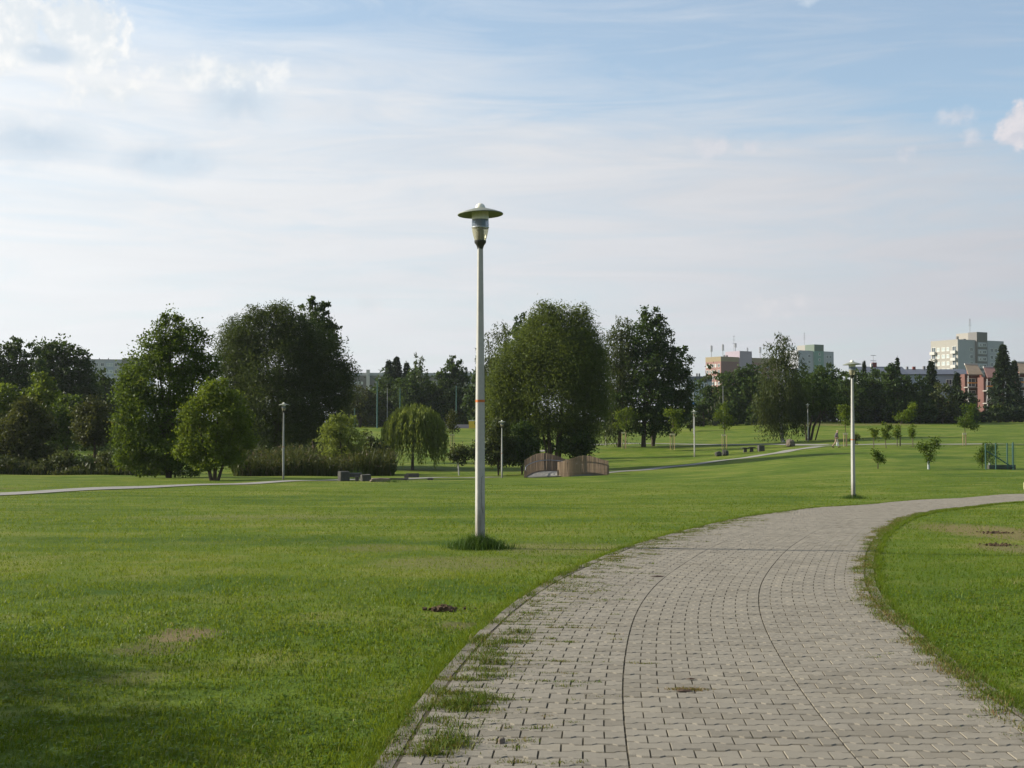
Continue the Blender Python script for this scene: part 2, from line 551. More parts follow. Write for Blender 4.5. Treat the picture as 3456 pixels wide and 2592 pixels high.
def lawn_material():
    m = bpy.data.materials.new('lawn')
    m.use_nodes = True
    t = m.node_tree
    g = NT(t)
    bs = t.nodes['Principled BSDF']
    P = g.n('ShaderNodeNewGeometry').outputs['Position']
    big = g.noise(P, 0.16, 4, 0.6)
    mid = g.noise(P, 0.9, 5, 0.65)
    fine = g.noise(P, 14.0, 5, 0.7)
    streak = g.noise(g.vm('MULTIPLY', P, (0.05, 0.42, 0.0)), 1.0, 3, 0.6)
    f = g.m('ADD', g.m('ADD', g.m('MULTIPLY', big, 0.30), g.m('MULTIPLY', mid, 0.25)), g.m('ADD', g.m('MULTIPLY', streak, 0.30), g.m('MULTIPLY', fine, 0.15)))
    c = g.ramp(f, [(0.42, (0.042, 0.078, 0.007)), (0.50, (0.082, 0.120, 0.011)), (0.57, (0.136, 0.154, 0.027))])
    c = g.mix(g.step(mid, 0.45, 0.75, 0, 0.30), c, (0.15, 0.138, 0.045))
    c = g.mix(g.m('MULTIPLY', g.step(fine, 0.58, 0.75), 0.35), c, (0.036, 0.05, 0.012))
    # bare, dry spots with a place of their own
    for (x, y, rx, ry, col, amt) in DRY:
        d = g.vm('LENGTH', g.vm('MULTIPLY', g.vm('SUBTRACT', P, (x, y, 0)), (1 / rx, 1 / ry, 0)))
        d = g.m('ADD', d, g.m('MULTIPLY', g.m('SUBTRACT', g.noise(P, 5.0, 4, 0.7), 0.5), 1.4))
        c = g.mix(g.step(d, 0.45, 1.1, amt, 0), c, col)
    g.put(bs.inputs['Base Color'], c)
    bs.inputs['Roughness'].default_value = 0.75
    bs.inputs['Specular IOR Level'].default_value = 0.05
    bn = g.n('ShaderNodeBump', {'Height': g.m('ADD', g.noise(P, 30.0, 4, 0.7), g.m('MULTIPLY', mid, 1.5)), 'Strength': 0.7, 'Distance': 0.05})
    g.put(bs.inputs['Normal'], bn.outputs[0])
    return m

# ------------------------------------------------------------------ the paved path: centre line
PC = np.array([(0.88, 0.5), (0.94, 3.5), (1.05, 6), (1.13, 7.3), (1.22, 8.3), (1.38, 9.7), (1.54, 11), (1.94, 13.2), (2.40, 15), (3.21, 17.9),
               (4.55, 22.1), (5.57, 24.9), (6.85, 28.2), (9.15, 32.8), (11.65, 36.7), (14.6, 40.3), (19.5, 45.8), (25.5, 52), (33, 58.5)], float)


def smooth_line(P, ds, sig):
    seg = np.r_[0, np.cumsum(np.hypot(*np.diff(P, axis=0).T))]
    n = int(seg[-1] / ds)
    s = np.linspace(0, seg[-1], n)
    q = np.c_[np.interp(s, seg, P[:, 0]), np.interp(s, seg, P[:, 1])]
    k = max(1, int(sig / ds))
    ker = np.exp(-0.5 * (np.arange(-3 * k, 3 * k + 1) / k) ** 2)
    ker /= ker.sum()
    a = np.vstack([q[0] + (q[0] - q[1]) * np.arange(3 * k, 0, -1)[:, None], q, q[-1] + (q[-1] - q[-2]) * np.arange(1, 3 * k + 1)[:, None]])
    return np.c_[np.convolve(a[:, 0], ker, 'valid'), np.convolve(a[:, 1], ker, 'valid')]


PL = smooth_line(PC, 0.02, 0.9)
PS = np.r_[0, np.cumsum(np.hypot(*np.diff(PL, axis=0).T))]
PT = np.gradient(PL, axis=0)
PT /= np.hypot(*PT.T)[:, None]
PN = np.c_[PT[:, 1], -PT[:, 0]]                    # to the right of the walking direction
PK = np.gradient(np.unwrap(np.arctan2(PT[:, 0], PT[:, 1])), PS)   # >0 bends right


def on_path(s, o):
    x = np.interp(s, PS, PL[:, 0]) + np.interp(s, PS, PN[:, 0]) * o
    y = np.interp(s, PS, PL[:, 1]) + np.interp(s, PS, PN[:, 1]) * o
    return x, y


def path_offset(X, Y):
    """signed distance from the centre line (coarse, vectorised)"""
    S = PL[::12]
    Nn = PN[::12]
    out = np.empty(len(X))
    for i in range(0, len(X), 20000):
        x, y = X[i:i + 20000, None], Y[i:i + 20000, None]
        j = np.argmin((x - S[None, :, 0]) ** 2 + (y - S[None, :, 1]) ** 2, axis=1)
        out[i:i + 20000] = (X[i:i + 20000] - S[j, 0]) * Nn[j, 0] + (Y[i:i + 20000] - S[j, 1]) * Nn[j, 1]
    return out


def hxy(px, py):
    p = hit(px, py)
    return p[0], p[1]


DRY = []
for (px, py, rx, ry, col, amt) in [
        (620, 2145, 0.30, 0.50, (0.16, 0.12, 0.065), 0.85), (520, 2190, 0.35, 0.4, (0.10, 0.08, 0.04), 0.6), (440, 2290, 0.3, 0.35, (0.10, 0.08, 0.04), 0.45),
        (3350, 1795, 1.15, 3.6, (0.155, 0.12, 0.055), 0.8), (3420, 1850, 0.7, 1.2, (0.14, 0.115, 0.055), 0.7), (1540, 1900, 1.3, 1.2, (0.15, 0.13, 0.055), 0.55),
        (1900, 1850, 1.5, 1.5, (0.15, 0.13, 0.055), 0.5), (1540, 2110, 0.25, 0.3, (0.10, 0.075, 0.045), 0.6), (1270, 1850, 0.8, 1.0, (0.13, 0.10, 0.05), 0.45),
        (900, 1745, 3.5, 2.0, (0.14, 0.135, 0.05), 0.5), (2810, 1432, 9, 10, (0.13, 0.095, 0.055), 0.5), (3000, 1432, 6, 8, (0.13, 0.095, 0.055), 0.5),
        (3110, 1430, 4, 5, (0.13, 0.095, 0.055), 0.5), (10, 1648, 1.2, 1.2, (0.15, 0.10, 0.05), 0.6)]:
    x, y = hxy(px, py)
    DRY.append((x, y, rx, ry, col, amt))

# ------------------------------------------------------------------ lawn sheet out to the horizon
th = np.unique(np.r_[np.linspace(-math.pi, -0.47, 60), np.linspace(-0.47, 0.47, 300), np.linspace(0.47, math.pi, 60)])[:-1]
rr = np.r_[0.4, np.exp(np.linspace(math.log(1.2), math.log(2800), 300))]
RR, TT = np.meshgrid(rr, th, indexing='ij')
X, Y = RR * np.sin(TT), RR * np.cos(TT)
V = np.c_[X.ravel(), Y.ravel(), ground(X, Y).ravel()]
nt = len(th)
i, j = np.meshgrid(np.arange(len(rr) - 1), np.arange(nt), indexing='ij')
a = i * nt + j
b = i * nt + (j + 1) % nt
Q = np.c_[a.ravel(), (a + nt).ravel(), (b + nt).ravel(), b.ravel()]
Q = Q[:, ::-1]
V = np.vstack([V, [[0, 0, gz(0, 0.4)]]])
me = arrays_mesh('lawn', V, Q, smooth=True)
M['lawn'] = lawn_material()
link('ground', me, M['lawn'], kind='structure')

# ------------------------------------------------------------------ path bed, pavers, kerbs
HALF = 1.585


def ribbon(name, S, offs, lift, mat, line=None, kind=None, parent=None):
    L_, N_, S0 = line if line is not None else (PL, PN, PS)
    V = []
    for o in offs:
        x = np.interp(S, S0, L_[:, 0]) + np.interp(S, S0, N_[:, 0]) * o
        y = np.interp(S, S0, L_[:, 1]) + np.interp(S, S0, N_[:, 1]) * o
        V.append(np.c_[x, y, ground(x, y) + lift])
    n, m = len(S), len(offs)
    V = np.concatenate(V)
    i, j = np.meshgrid(np.arange(m - 1), np.arange(n - 1), indexing='ij')
    a = (i * n + j).ravel()
    Q = np.c_[a, a + n, a + n + 1, a + 1]
    return link(name, arrays_mesh(name, V, Q, smooth=True), mat, parent, kind)


path = ribbon('path', np.arange(0.3, PS[-1] - 0.1, 0.25), np.linspace(-1.595, 1.595, 7), 0.0250, M['soil'], kind='structure')

PIT, LAT, LANE = 0.142, 0.209, 1.0465


def bone(x0=-1.0, x1=1.0):
    """outline of one bone-shaped paver (or of its half) in units of half length"""
    h = [(-0.1013, 0.0780), (-0.062, 0.0780), (-0.038, 0.0555), (0.038, 0.0555), (0.062, 0.0780), (0.1013, 0.0780)]
    if x0 > -1:
        h = [(0.004, 0.0555), (0.038, 0.0555), (0.062, 0.0780), (0.1013, 0.0780)]
    if x1 < 1:
        h = [(-0.1013, 0.0780), (-0.062, 0.0780), (-0.038, 0.0555), (-0.004, 0.0555)]
    return [(x, -y) for x, y in h] + [(x, y) for x, y in h[::-1]]


def bone_mesh(ol):
    n = len(ol)
    cx = sum(p[0] for p in ol) / n
    top = [(cx + (x - cx) * 0.985, y - math.copysign(0.0085, y), 0.022) for x, y in ol]
    mid = [(x, y, 0.0145) for x, y in ol]
    bot = [(x, y, -0.02) for x, y in ol]
    Fs = [tuple(range(n))]
    for k in range(n):
        q = (k + 1) % n
        Fs += [(n + k, n + q, q, k), (2 * n + k, 2 * n + q, n + q, n + k)]
    return top + mid + bot, Fs


SH = {}
for key, args in (('full', (-1, 1)), ('right', (0, 1)), ('left', (-1, 0))):
    v, f = bone_mesh(bone(*args))
    me = bpy.data.meshes.new('paver')
    me.from_pydata(v, [], f)
    me.materials.append(M['paver'])
    tones = []
    for tv in (0.1, 0.3, 0.42, 0.5, 0.58, 0.7, 0.95):
        m2 = me.copy()
        m2.attributes.new('rnd', 'FLOAT', 'FACE').data.foreach_set('value', np.full(len(f), tv, np.float32))
        tones.append(m2)
    SH[key] = (np.array(v), f, tones)

spots = []
for lane in (-1, 0, 1):
    ol = lane * LANE
    s = 0.6 + random.uniform(0, 0.1)
    row = random.randint(0, 1)
    while s < PS[-1] - 0.5:
        kap = float(np.interp(s, PS, PK))
        row += 1
        if row % 2:
            items = [(ol + (q - 2) * LAT, 'full') for q in range(5)]
        else:
            items = [(ol + (q - 1.5) * LAT, 'full') for q in range(4)] + [(ol - 2.5 * LAT, 'right'), (ol + 2.5 * LAT, 'left')]
        for o, key in items:
            spots.append((s, o, key, kap))
        s += PIT / max(0.7, 1 - kap * ol)
spots_a = np.array([(s, o) for s, o, _, _ in spots])
sx, sy = on_path(spots_a[:, 0], spots_a[:, 1])
tx = np.interp(spots_a[:, 0], PS, PT[:, 0])
ty = np.interp(spots_a[:, 0], PS, PT[:, 1])
sz = ground(sx, sy)
gy = (ground(sx + tx * 0.5, sy + ty * 0.5) - ground(sx - tx * 0.5, sy - ty * 0.5))
ppx, ppy = project(np.c_[sx, sy, sz])
inview = (sy > 3) & (ppx > -40) & (ppx < 3500) & (ppy < 2640)
order = np.argsort(np.where(inview, np.hypot(sx, sy), 1e6))
single = set(order[:300].tolist())
yaw = np.arctan2(-tx, ty)
fv, ff = {3: [], 1: []}, []
allV, allF, allR = [], [], []
nb = 0
for idx, (s, o, key, kap) in enumerate(spots):
    sc_y = max(0.75, min(1.2, (1 - kap * o) / max(0.7, 1 - kap * round(o / LANE) * LANE)))
    dz = random.uniform(-0.0025, 0.0025)
    r = yaw[idx] + random.uniform(-0.008, 0.008)
    if idx in single:
        ob = bpy.data.objects.new('paver', random.choice(SH[key][2]))
        COL.objects.link(ob)
        ob.location = (sx[idx], sy[idx], sz[idx] + dz + 0.008)
        ob.rotation_euler = (math.atan(gy[idx]) + random.uniform(-0.006, 0.006), random.uniform(-0.006, 0.006), r)
        ob.scale = (1, sc_y, 1)
        ob.parent = path
    else:
        v, f, _ = SH[key]
        c, q = math.cos(r), math.sin(r)
        x, y = v[:, 0], v[:, 1] * sc_y
        allV.append(np.c_[sx[idx] + x * c - y * q, sy[idx] + x * q + y * c, sz[idx] + dz + 0.008 + v[:, 2] + y * gy[idx]])
        allF += [tuple(k + nb for k in t) for t in f[:1 + 2 * len(v) // 3]]
        nb += len(v)
        allR += [min(1, max(0, random.gauss(.5, .2)))] * (1 + 2 * len(v) // 3)
me = bpy.data.meshes.new('paver_field')
me.from_pydata(np.concatenate(allV).tolist(), [], allF)
me.attributes.new('rnd', 'FLOAT', 'FACE').data.foreach_set('value', np.array(allR, np.float32))
link('paver_field', me, M['paver'], path, 'stuff')

# kerb stones, each about a metre long
for side in (-1, 1):
    s = 0.6
    while s < PS[-1] - 1.2:
        L_ = 0.99
        x, y = on_path(s + L_ / 2, side * (HALF + 0.045))
        k = float(np.interp(s + L_ / 2, PS, PK))
        t = np.array([np.interp(s + L_ / 2, PS, PT[:, 0]), np.interp(s + L_ / 2, PS, PT[:, 1])])
        L2 = L_ * (1 - k * side * HALF) - 0.012
        z = gz(x, y)
        sl_ = gz(x + t[0] / 2, y + t[1] / 2) - gz(x - t[0] / 2, y - t[1] / 2)
        mb = MB().box((0, 0, -0.06), (0.085, L2, 0.18), jit=0.003)
        ob = mb.build('kerb_stone', M['kerb'], path)
        ob.location = (x, y, z + random.uniform(-0.004, 0.001))
        ob.rotation_euler = (math.atan(sl_), 0, math.atan2(-t[0], t[1]) + random.uniform(-0.01, 0.01))
        s += L_


def trail(name, pxs, width, mat, lift=0.03, extra=()):
    P = np.array([hxy(*p) if len(p) == 2 else foot(p[0], p[2])[:2] for p in pxs] + list(extra))
    seg = np.hypot(*np.diff(P, axis=0).T)
    P = P[np.r_[True, seg > 0.5]]
    L_ = smooth_line(P, 0.5, 2.5)
    T_ = np.gradient(L_, axis=0)
    T_ /= np.hypot(*T_.T)[:, None]
    N_ = np.c_[T_[:, 1], -T_[:, 0]]
    S_ = np.r_[0, np.cumsum(np.hypot(*np.diff(L_, axis=0).T))]
    return ribbon(name, S_, np.linspace(-width / 2, width / 2, 5), lift, mat, (L_, N_, S_), 'structure')


trail('footpath', [(-420, 0, 42), (-200, 0, 46), (0, 1668), (200, 1658), (350, 1651), (500, 1643), (690, 1637), (900, 0, 74), (1150, 0, 82), (1400, 0, 90), (1640, 0, 97), (1790, 0, 100)], 2.0, M['asphalt'])
trail('footpath', [(2010, 0, 106), (2120, 0, 110), (2300, 1572), (2420, 1557), (2570, 1538), (2700, 1516), (2790, 1505), (2860, 1502), (2960, 1501), (3200, 1500), (3600, 0, 132)], 2.0, M['asphalt'])
trail('footpath', [(1750, 0, 150), (2050, 1497), (2340, 1500), (2600, 1499), (2790, 1502)], 1.8, M['asphalt'])

# ------------------------------------------------------------------ grass blades
M['blade'] = leaf_material('grass_blade', (0.035, 0.080, 0.005), (0.084, 0.142, 0.009), (0.170, 0.198, 0.026), (0.24, 0.21, 0.09), 0.03, 0.45, 0.42, 0.10)
M['weed'] = leaf_material('weed_blade', (0.036, 0.076, 0.008), (0.080, 0.125, 0.014), (0.16, 0.150, 0.045), (0.17, 0.10, 0.045), 0.25, 0.3, 0.5)
M['tuft'] = leaf_material('tuft_blade', (0.018, 0.045, 0.008), (0.040, 0.085, 0.014), (0.085, 0.13, 0.03), None, 0, 0.3, 0.45)


def wave(X, Y):
    return (np.sin(X * 1.1 + 0.7 * np.sin(Y * 0.6)) * np.sin(Y * 0.9 + 1.1 * np.sin(X * 0.5)) + 0.6 * np.sin(X * 3.1 + Y * 1.7) * np.sin(Y * 2.9 - X)) / 1.6


def vnoise(X, Y, sc, seed):
    """smooth value noise, roughly -1..1"""
    x, y = X / sc + seed * 17.3, Y / sc + seed * 5.9
    ix, iy = np.floor(x).astype(np.int64), np.floor(y).astype(np.int64)
    fx, fy = x - ix, y - iy
    fx, fy = fx * fx * (3 - 2 * fx), fy * fy * (3 - 2 * fy)

    def h(a, b):
        n = (a * 374761393 + b * 668265263 + seed * 974711) & 0x7fffffff
        n = ((n ^ (n >> 13)) * 1274126177) & 0x7fffffff
        return ((n ^ (n >> 16)) & 0xffff) / 32767.5 - 1
    return (h(ix, iy) * (1 - fx) + h(ix + 1, iy) * fx) * (1 - fy) + (h(ix, iy + 1) * (1 - fx) + h(ix + 1, iy + 1) * fx) * fy


def blades(X, Y, h, w, lean, rnd, three=True, Z=None):
    n = len(X)
    Z = ground(X, Y) if Z is None else Z
    az = rng.uniform(0, 2 * math.pi, n)
    fa = rng.uniform(0, 2 * math.pi, n)
    wx, wy = np.cos(fa) * w / 2, np.sin(fa) * w / 2
    lx, ly = np.cos(az) * lean * h, np.sin(az) * lean * h
    tip = np.c_[X + lx, Y + ly, Z + h * np.sqrt(np.maximum(0.1, 1 - lean ** 2))]
    bl = np.c_[X - wx, Y - wy, Z - 0.004]
    br = np.c_[X + wx, Y + wy, Z - 0.004]
    if not three:
        V = np.stack([bl, br, tip], 1).reshape(-1, 3)
        return V, np.arange(n * 3).reshape(-1, 3), rnd
    ml = np.c_[X - wx * 0.8 + lx * 0.4, Y - wy * 0.8 + ly * 0.4, Z + h * 0.6]
    mr = np.c_[X + wx * 0.8 + lx * 0.4, Y + wy * 0.8 + ly * 0.4, Z + h * 0.6]
    V = np.stack([bl, br, ml, mr, tip], 1).reshape(-1, 3)
    k = np.arange(n)[:, None] * 5
    Q = np.concatenate([k + np.array([[0, 1, 3]]), k + np.array([[0, 3, 2]]), k + np.array([[2, 3, 4]])])
    return V, Q, np.tile(rnd, 3)


def join(parts):
    Vs, Qs, Rs, b = [], [], [], 0
    for V, Q, R in parts:
        Vs.append(V)
        Qs.append(Q + b)
        Rs.append(R)
        b += len(V)
    return np.concatenate(Vs), np.concatenate(Qs), np.concatenate(Rs)


parts = []
for d0, d1, dens, h0, h1, w, three in [(4.2, 10, 4600, .014, .038, .0048, True), (8, 15, 1900, .016, .038, .0066, True), (12, 24, 1000, .018, .036, .010, False),
                                       (20, 42, 230, .025, .045, .016, False), (34, 84, 70, .025, .04, .024, False)]:
    # the sward goes on well past both sides of the frame
    mg = 5.0 if d1 <= 24 else 7.0
    n = int(dens * (0.43 * (d1 * d1 - d0 * d0) + 2 * mg * (d1 - d0)))
    D = rng.uniform(d0, d1, 3 * n)
    D = D[rng.uniform(0, 0.43 * d1 + mg, len(D)) < 0.43 * D + mg][:n]
    n = len(D)
    half = 0.43 * D + mg
    X = rng.uniform(-1, 1, n) * half
    thin = np.clip((half - np.abs(X)) / 2.5, 0, 1)
    off = path_offset(X, D)
    c1, c2, c3, c4 = vnoise(X, D, .13, 1), vnoise(X, D, .42, 2), vnoise(X, D, 1.5, 3), vnoise(X * .6, D, 4.5, 4)
    wv = 0.55 * c1 + 0.45 * c2
    fade = thin * np.minimum(1, (d1 - D) / (0.35 * d1)) * np.minimum(1, (D - d0 * 0.98) / (0.22 * d0))
    keep = (rng.uniform(0, 1, n) < fade) & ((off < -HALF - 0.08 + rng.normal(0, .012, n)) | (off > HALF + 0.03 + rng.normal(0, .03, n))) & (rng.uniform(-1.1, 1.0, n) < 1.3 * wv + 0.55)
    for (x, y, rx, ry, col, amt) in DRY:
        keep &= ~((((X - x) / rx) ** 2 + ((D - y) / ry) ** 2 < rng.uniform(0.1, 1.0, n)) & (rng.uniform(0, 1, n) < amt * 0.9))
    X, D, wv, c2, c3, c4 = X[keep], D[keep], wv[keep], c2[keep], c3[keep], c4[keep]
    n = len(X)
    h = rng.uniform(h0, h1, n) * (1 + 0.55 * wv) * np.where(rng.uniform(0, 1, n) < 0.04, 1.7, 1.0)
    rnd = np.clip(0.45 + 0.16 * wv + 0.15 * c2 + 0.20 * c3 + 0.16 * c4 + rng.normal(0, 0.13, n), 0, 0.93)
    rnd = np.where(rng.uniform(0, 1, n) < 0.012, 1.0, rnd)
    parts.append(blades(X, D, h, w * rng.uniform(0.7, 1.4, n), rng.uniform(0.3, 0.95, n), rnd, three))
    if d1 <= 15:                                   # small round leaves of clover and plantain low in the sward
        k = np.nonzero(rng.uniform(0, 1, n) < 0.10 + 0.28 * (c3 + .6 * c2 > 0.35))[0]
        c = np.c_[X[k], D[k], ground(X[k], D[k]) + rng.uniform(0.012, 0.035, len(k))]
        a_ = rng.uniform(0, 2 * math.pi, len(k))
        r_ = rng.uniform(.007, .014, len(k))[:, None]
        A_ = np.c_[np.cos(a_), np.sin(a_), rng.uniform(-.4, .4, len(k))] * r_
        B_ = np.c_[-np.sin(a_), np.cos(a_), rng.uniform(-.4, .4, len(k))] * r_
        Vq = np.stack([c - A_, c + B_, c + A_, c - B_], 1).reshape(-1, 3)
        kk = np.arange(len(k))[:, None] * 4
        parts.append((Vq, np.concatenate([kk + np.array([[0, 1, 2]]), kk + np.array([[0, 2, 3]])]), np.tile(np.clip(rng.normal(.33, .16, len(k)), 0, .9), 2)))
for side, n, o0, o1 in ((-1, 42000, -HALF - 0.20, -HALF - 0.078), (1, 42000, HALF + 0.03, HALF + 0.17)):
    ss = 4.0 + 40 * rng.uniform(0, 1, n) ** 1.6
    oo = rng.uniform(o0, o1, n) + 0.018 * np.sin(ss * 5.3) + 0.012 * np.sin(ss * 17.1)
    x, y = on_path(ss, oo)
    sc_ = np.clip(ss / 12, 1, 3)
    parts.append(blades(x, y, rng.uniform(.03, .075, n), .0045 * sc_, rng.uniform(.4, .95, n), np.clip(rng.normal(.42, .2, n), 0, .95), False))
V, Q, R = join(parts)
g_o = link('grass', arrays_mesh('grass', V, Q, R), M['blade'], kind='stuff')
tag(g_o, 'short mown grass covering the lawn on both sides of the paved path', 'grass')

# weeds in the paver joints along both kerbs
parts = []


def weed_clump(s, o, ls, lo, n, h0, h1, brown):
    h0 = min(h0, h1 * .6)
    ss = s + rng.normal(0, ls, n)
    oo = o + rng.normal(0, lo, n)
    x, y = on_path(ss, oo)
    rnd = np.clip(rng.normal(0.25 + 0.6 * brown, 0.22, n), 0, 1)
    parts.append(blades(x, y, rng.uniform(h0, h1, n), rng.uniform(.003, .006, n), rng.uniform(.3, .95, n), rnd, True, ground(x, y) + 0.02))


s0 = 5.0


def mat_clump(s, o, half, n, h, brown):
    """a low mat creeping along one cross joint"""
    k = max(1, int(half / .05))
    for q in range(-k, k + 1):
        if rng.uniform() < 0.8:
            weed_clump(s + rng.normal(0, .008), o + q * .05, .014, .022, int(n * rng.uniform(.5, 1.4)), .010, h * rng.uniform(.6, 1.2), np.clip(brown + rng.normal(0, .15), 0, 1))


def joint(s):
    return round(s / PIT) * PIT + 0.04


for k in range(420):
    s = joint(s0 + (rng.uniform() ** 1.4) * 22)
    mat_clump(s, -HALF + 0.05 + abs(rng.normal(0, 0.42 if s < 14 else 0.25)), rng.uniform(.04, .18), 28, rng.uniform(.018, .042), rng.uniform(.15, .8))
for k in range(520):
    s = s0 + (rng.uniform() ** 1.5) * 26
    if math.sin(s * 2.1) + math.sin(s * 5.7) + 0.8 * rng.normal() > 0.5:
        weed_clump(s, -HALF + .05 + abs(rng.normal(0, .07 if s > 9.5 else .13)), 0.035, 0.075, 60, .012, rng.uniform(.022, .055), rng.uniform(.05, .7))
for k in range(150):                                # turf creeping over the kerb stones
    s = s0 + (rng.uniform() ** 1.3) * 34
    weed_clump(s, -HALF - .075 + abs(rng.normal(0, .035)), 0.07, 0.022, 70, .015, rng.uniform(.03, .06), rng.uniform(0, .35))
for k in range(420):
    s = s0 + (rng.uniform() ** 1.3) * 34
    weed_clump(s, HALF + rng.uniform(.0, .095), 0.08, 0.025, 60, .012, rng.uniform(.025, .055), rng.uniform(0, .8) ** 1.4)
for k in range(40):
    weed_clump(rng.uniform(5.4, 9.5), -HALF + rng.uniform(0.07, 0.26), 0.035, 0.06, 110, .02, rng.uniform(.04, .10), rng.uniform(0, 0.35))
for k in range(760):
    s = s0 + (rng.uniform() ** 1.4) * 26
    if math.sin(s * 1.7) + math.sin(s * 4.3) + rng.normal() > -0.6:
        weed_clump(s, HALF - 0.0 + rng.normal(0, 0.04) - abs(rng.normal(0, .05)), 0.06, 0.035, 55, .012, rng.uniform(.02, .055), rng.uniform(0.1, 1.0))
for k in range(110):
    s = joint(s0 + (rng.uniform() ** 1.4) * 20)
    mat_clump(s, HALF - 0.12 - abs(rng.normal(0, 0.20)), rng.uniform(.02, .09), 14, rng.uniform(.012, .028), rng.uniform(.35, 1))
for k in range(70):
    mat_clump(joint(s0 + rng.uniform() * 14), rng.uniform(-1.0, 1.3), rng.uniform(.01, .05), 7, rng.uniform(.008, .016), 1.0)
hx = hit(2315, 2345)
for k in range(3):
    xx = hx[0] + rng.normal(0, .055, 260)
    yy = hx[1] + rng.normal(0, .025, 260)
    parts.append(blades(xx, yy, rng.uniform(.01, .03, 260), rng.uniform(.003, .006, 260), rng.uniform(.4, .97, 260), np.clip(rng.normal(.9, .15, 260), 0, 1), True, ground(xx, yy) + .02))
V, Q, R = join(parts)
w_o = link('weeds', arrays_mesh('weeds', V, Q, R), M['weed'], kind='stuff')
tag(w_o, 'green and brown weeds growing in the paver joints along the kerbs', 'weeds')

# ------------------------------------------------------------------ trees and shrubs
LM = {}
M['bark_pale'] = material('bark_pale', (0.13, 0.12, 0.105), 0.9, 0.2, 0.4, 3.0)
LM['maple'] = leaf_material('leaf_maple', (0.024, 0.046, 0.007), (0.056, 0.096, 0.013), (0.105, 0.140, 0.022), (0.22, 0.16, 0.03), 0.04, 0.42)
LM['bright'] = leaf_material('leaf_bright', (0.036, 0.062, 0.008), (0.080, 0.124, 0.014), (0.140, 0.172, 0.026), (0.20, 0.14, 0.03), 0.03, 0.48)
LM['dark'] = leaf_material('leaf_dark', (0.016, 0.032, 0.008), (0.034, 0.060, 0.013), (0.066, 0.096, 0.023), None, 0, 0.32)
LM['willow'] = leaf_material('leaf_willow', (0.038, 0.058, 0.011), (0.073, 0.102, 0.020), (0.122, 0.150, 0.036), None, 0, 0.42)
LM['willow_dark'] = leaf_material('leaf_willow_dark', (0.020, 0.034, 0.008), (0.040, 0.060, 0.014), (0.076, 0.098, 0.026), None, 0, 0.36)
LM['weep'] = leaf_material('leaf_weeping', (0.060, 0.086, 0.014), (0.135, 0.175, 0.032), (0.205, 0.24, 0.064), None, 0, 0.45)
LM['birch'] = leaf_material('leaf_birch', (0.022, 0.034, 0.010), (0.046, 0.064, 0.018), (0.090, 0.105, 0.034), (0.15, 0.13, 0.06), 0.04, 0.34)
LM['brown'] = leaf_material('leaf_brownish', (0.026, 0.032, 0.010), (0.050, 0.062, 0.016), (0.085, 0.090, 0.026), (0.10, 0.055, 0.03), 0.05, 0.32)
LM['conifer'] = leaf_material('leaf_conifer', (0.010, 0.020, 0.008), (0.022, 0.036, 0.013), (0.045, 0.060, 0.022), None, 0, 0.10, 0.7)
LM['thuja'] = leaf_material('leaf_thuja', (0.020, 0.036, 0.010), (0.045, 0.068, 0.015), (0.085, 0.10, 0.02), (0.14, 0.10, 0.025), 0.03, 0.15, 0.7)
LM['reed'] = leaf_material('leaf_reed', (0.022, 0.036, 0.008), (0.044, 0.060, 0.015), (0.080, 0.082, 0.028), (0.13, 0.095, 0.06), 0.10, 0.3)
LM['under'] = leaf_material('leaf_undergrowth', (0.018, 0.030, 0.009), (0.042, 0.058, 0.017), (0.085, 0.095, 0.032), (0.12, 0.09, 0.05), 0.08, 0.3)


def unit(n):
    v = rng.normal(size=(n, 3))
    return v / np.linalg.norm(v, axis=1)[:, None]


def leaves_mesh(name, C, L, W, rnd, axis=None, spread=1.0):
    n = len(C)
    A = unit(n)
    if axis is not None:
        A = axis + A * spread
        A /= np.linalg.norm(A, axis=1)[:, None]
    Bv = np.cross(A, unit(n))
    Bv /= np.linalg.norm(Bv, axis=1)[:, None] + 1e-9
    L = np.broadcast_to(L, (n,))[:, None] * 0.5
    W = np.broadcast_to(W, (n,))[:, None] * 0.5
    V = np.stack([C - A * L, C + Bv * W, C + A * L, C - Bv * W], 1).reshape(-1, 3)
    return arrays_mesh(name, V, np.arange(4 * n).reshape(-1, 4), rnd)


def bumps(dirs, seed, amp):
    out = np.empty(len(dirs))
    for i, d in enumerate(dirs):
        p = Vector((d[0] * 2.3 + seed * 7.1, d[1] * 2.3 - seed * 3.3, d[2] * 2.3 + seed))
        out[i] = mnoise.noise(p) + 0.5 * mnoise.noise(p * 2.4)
    return 1 + amp * out


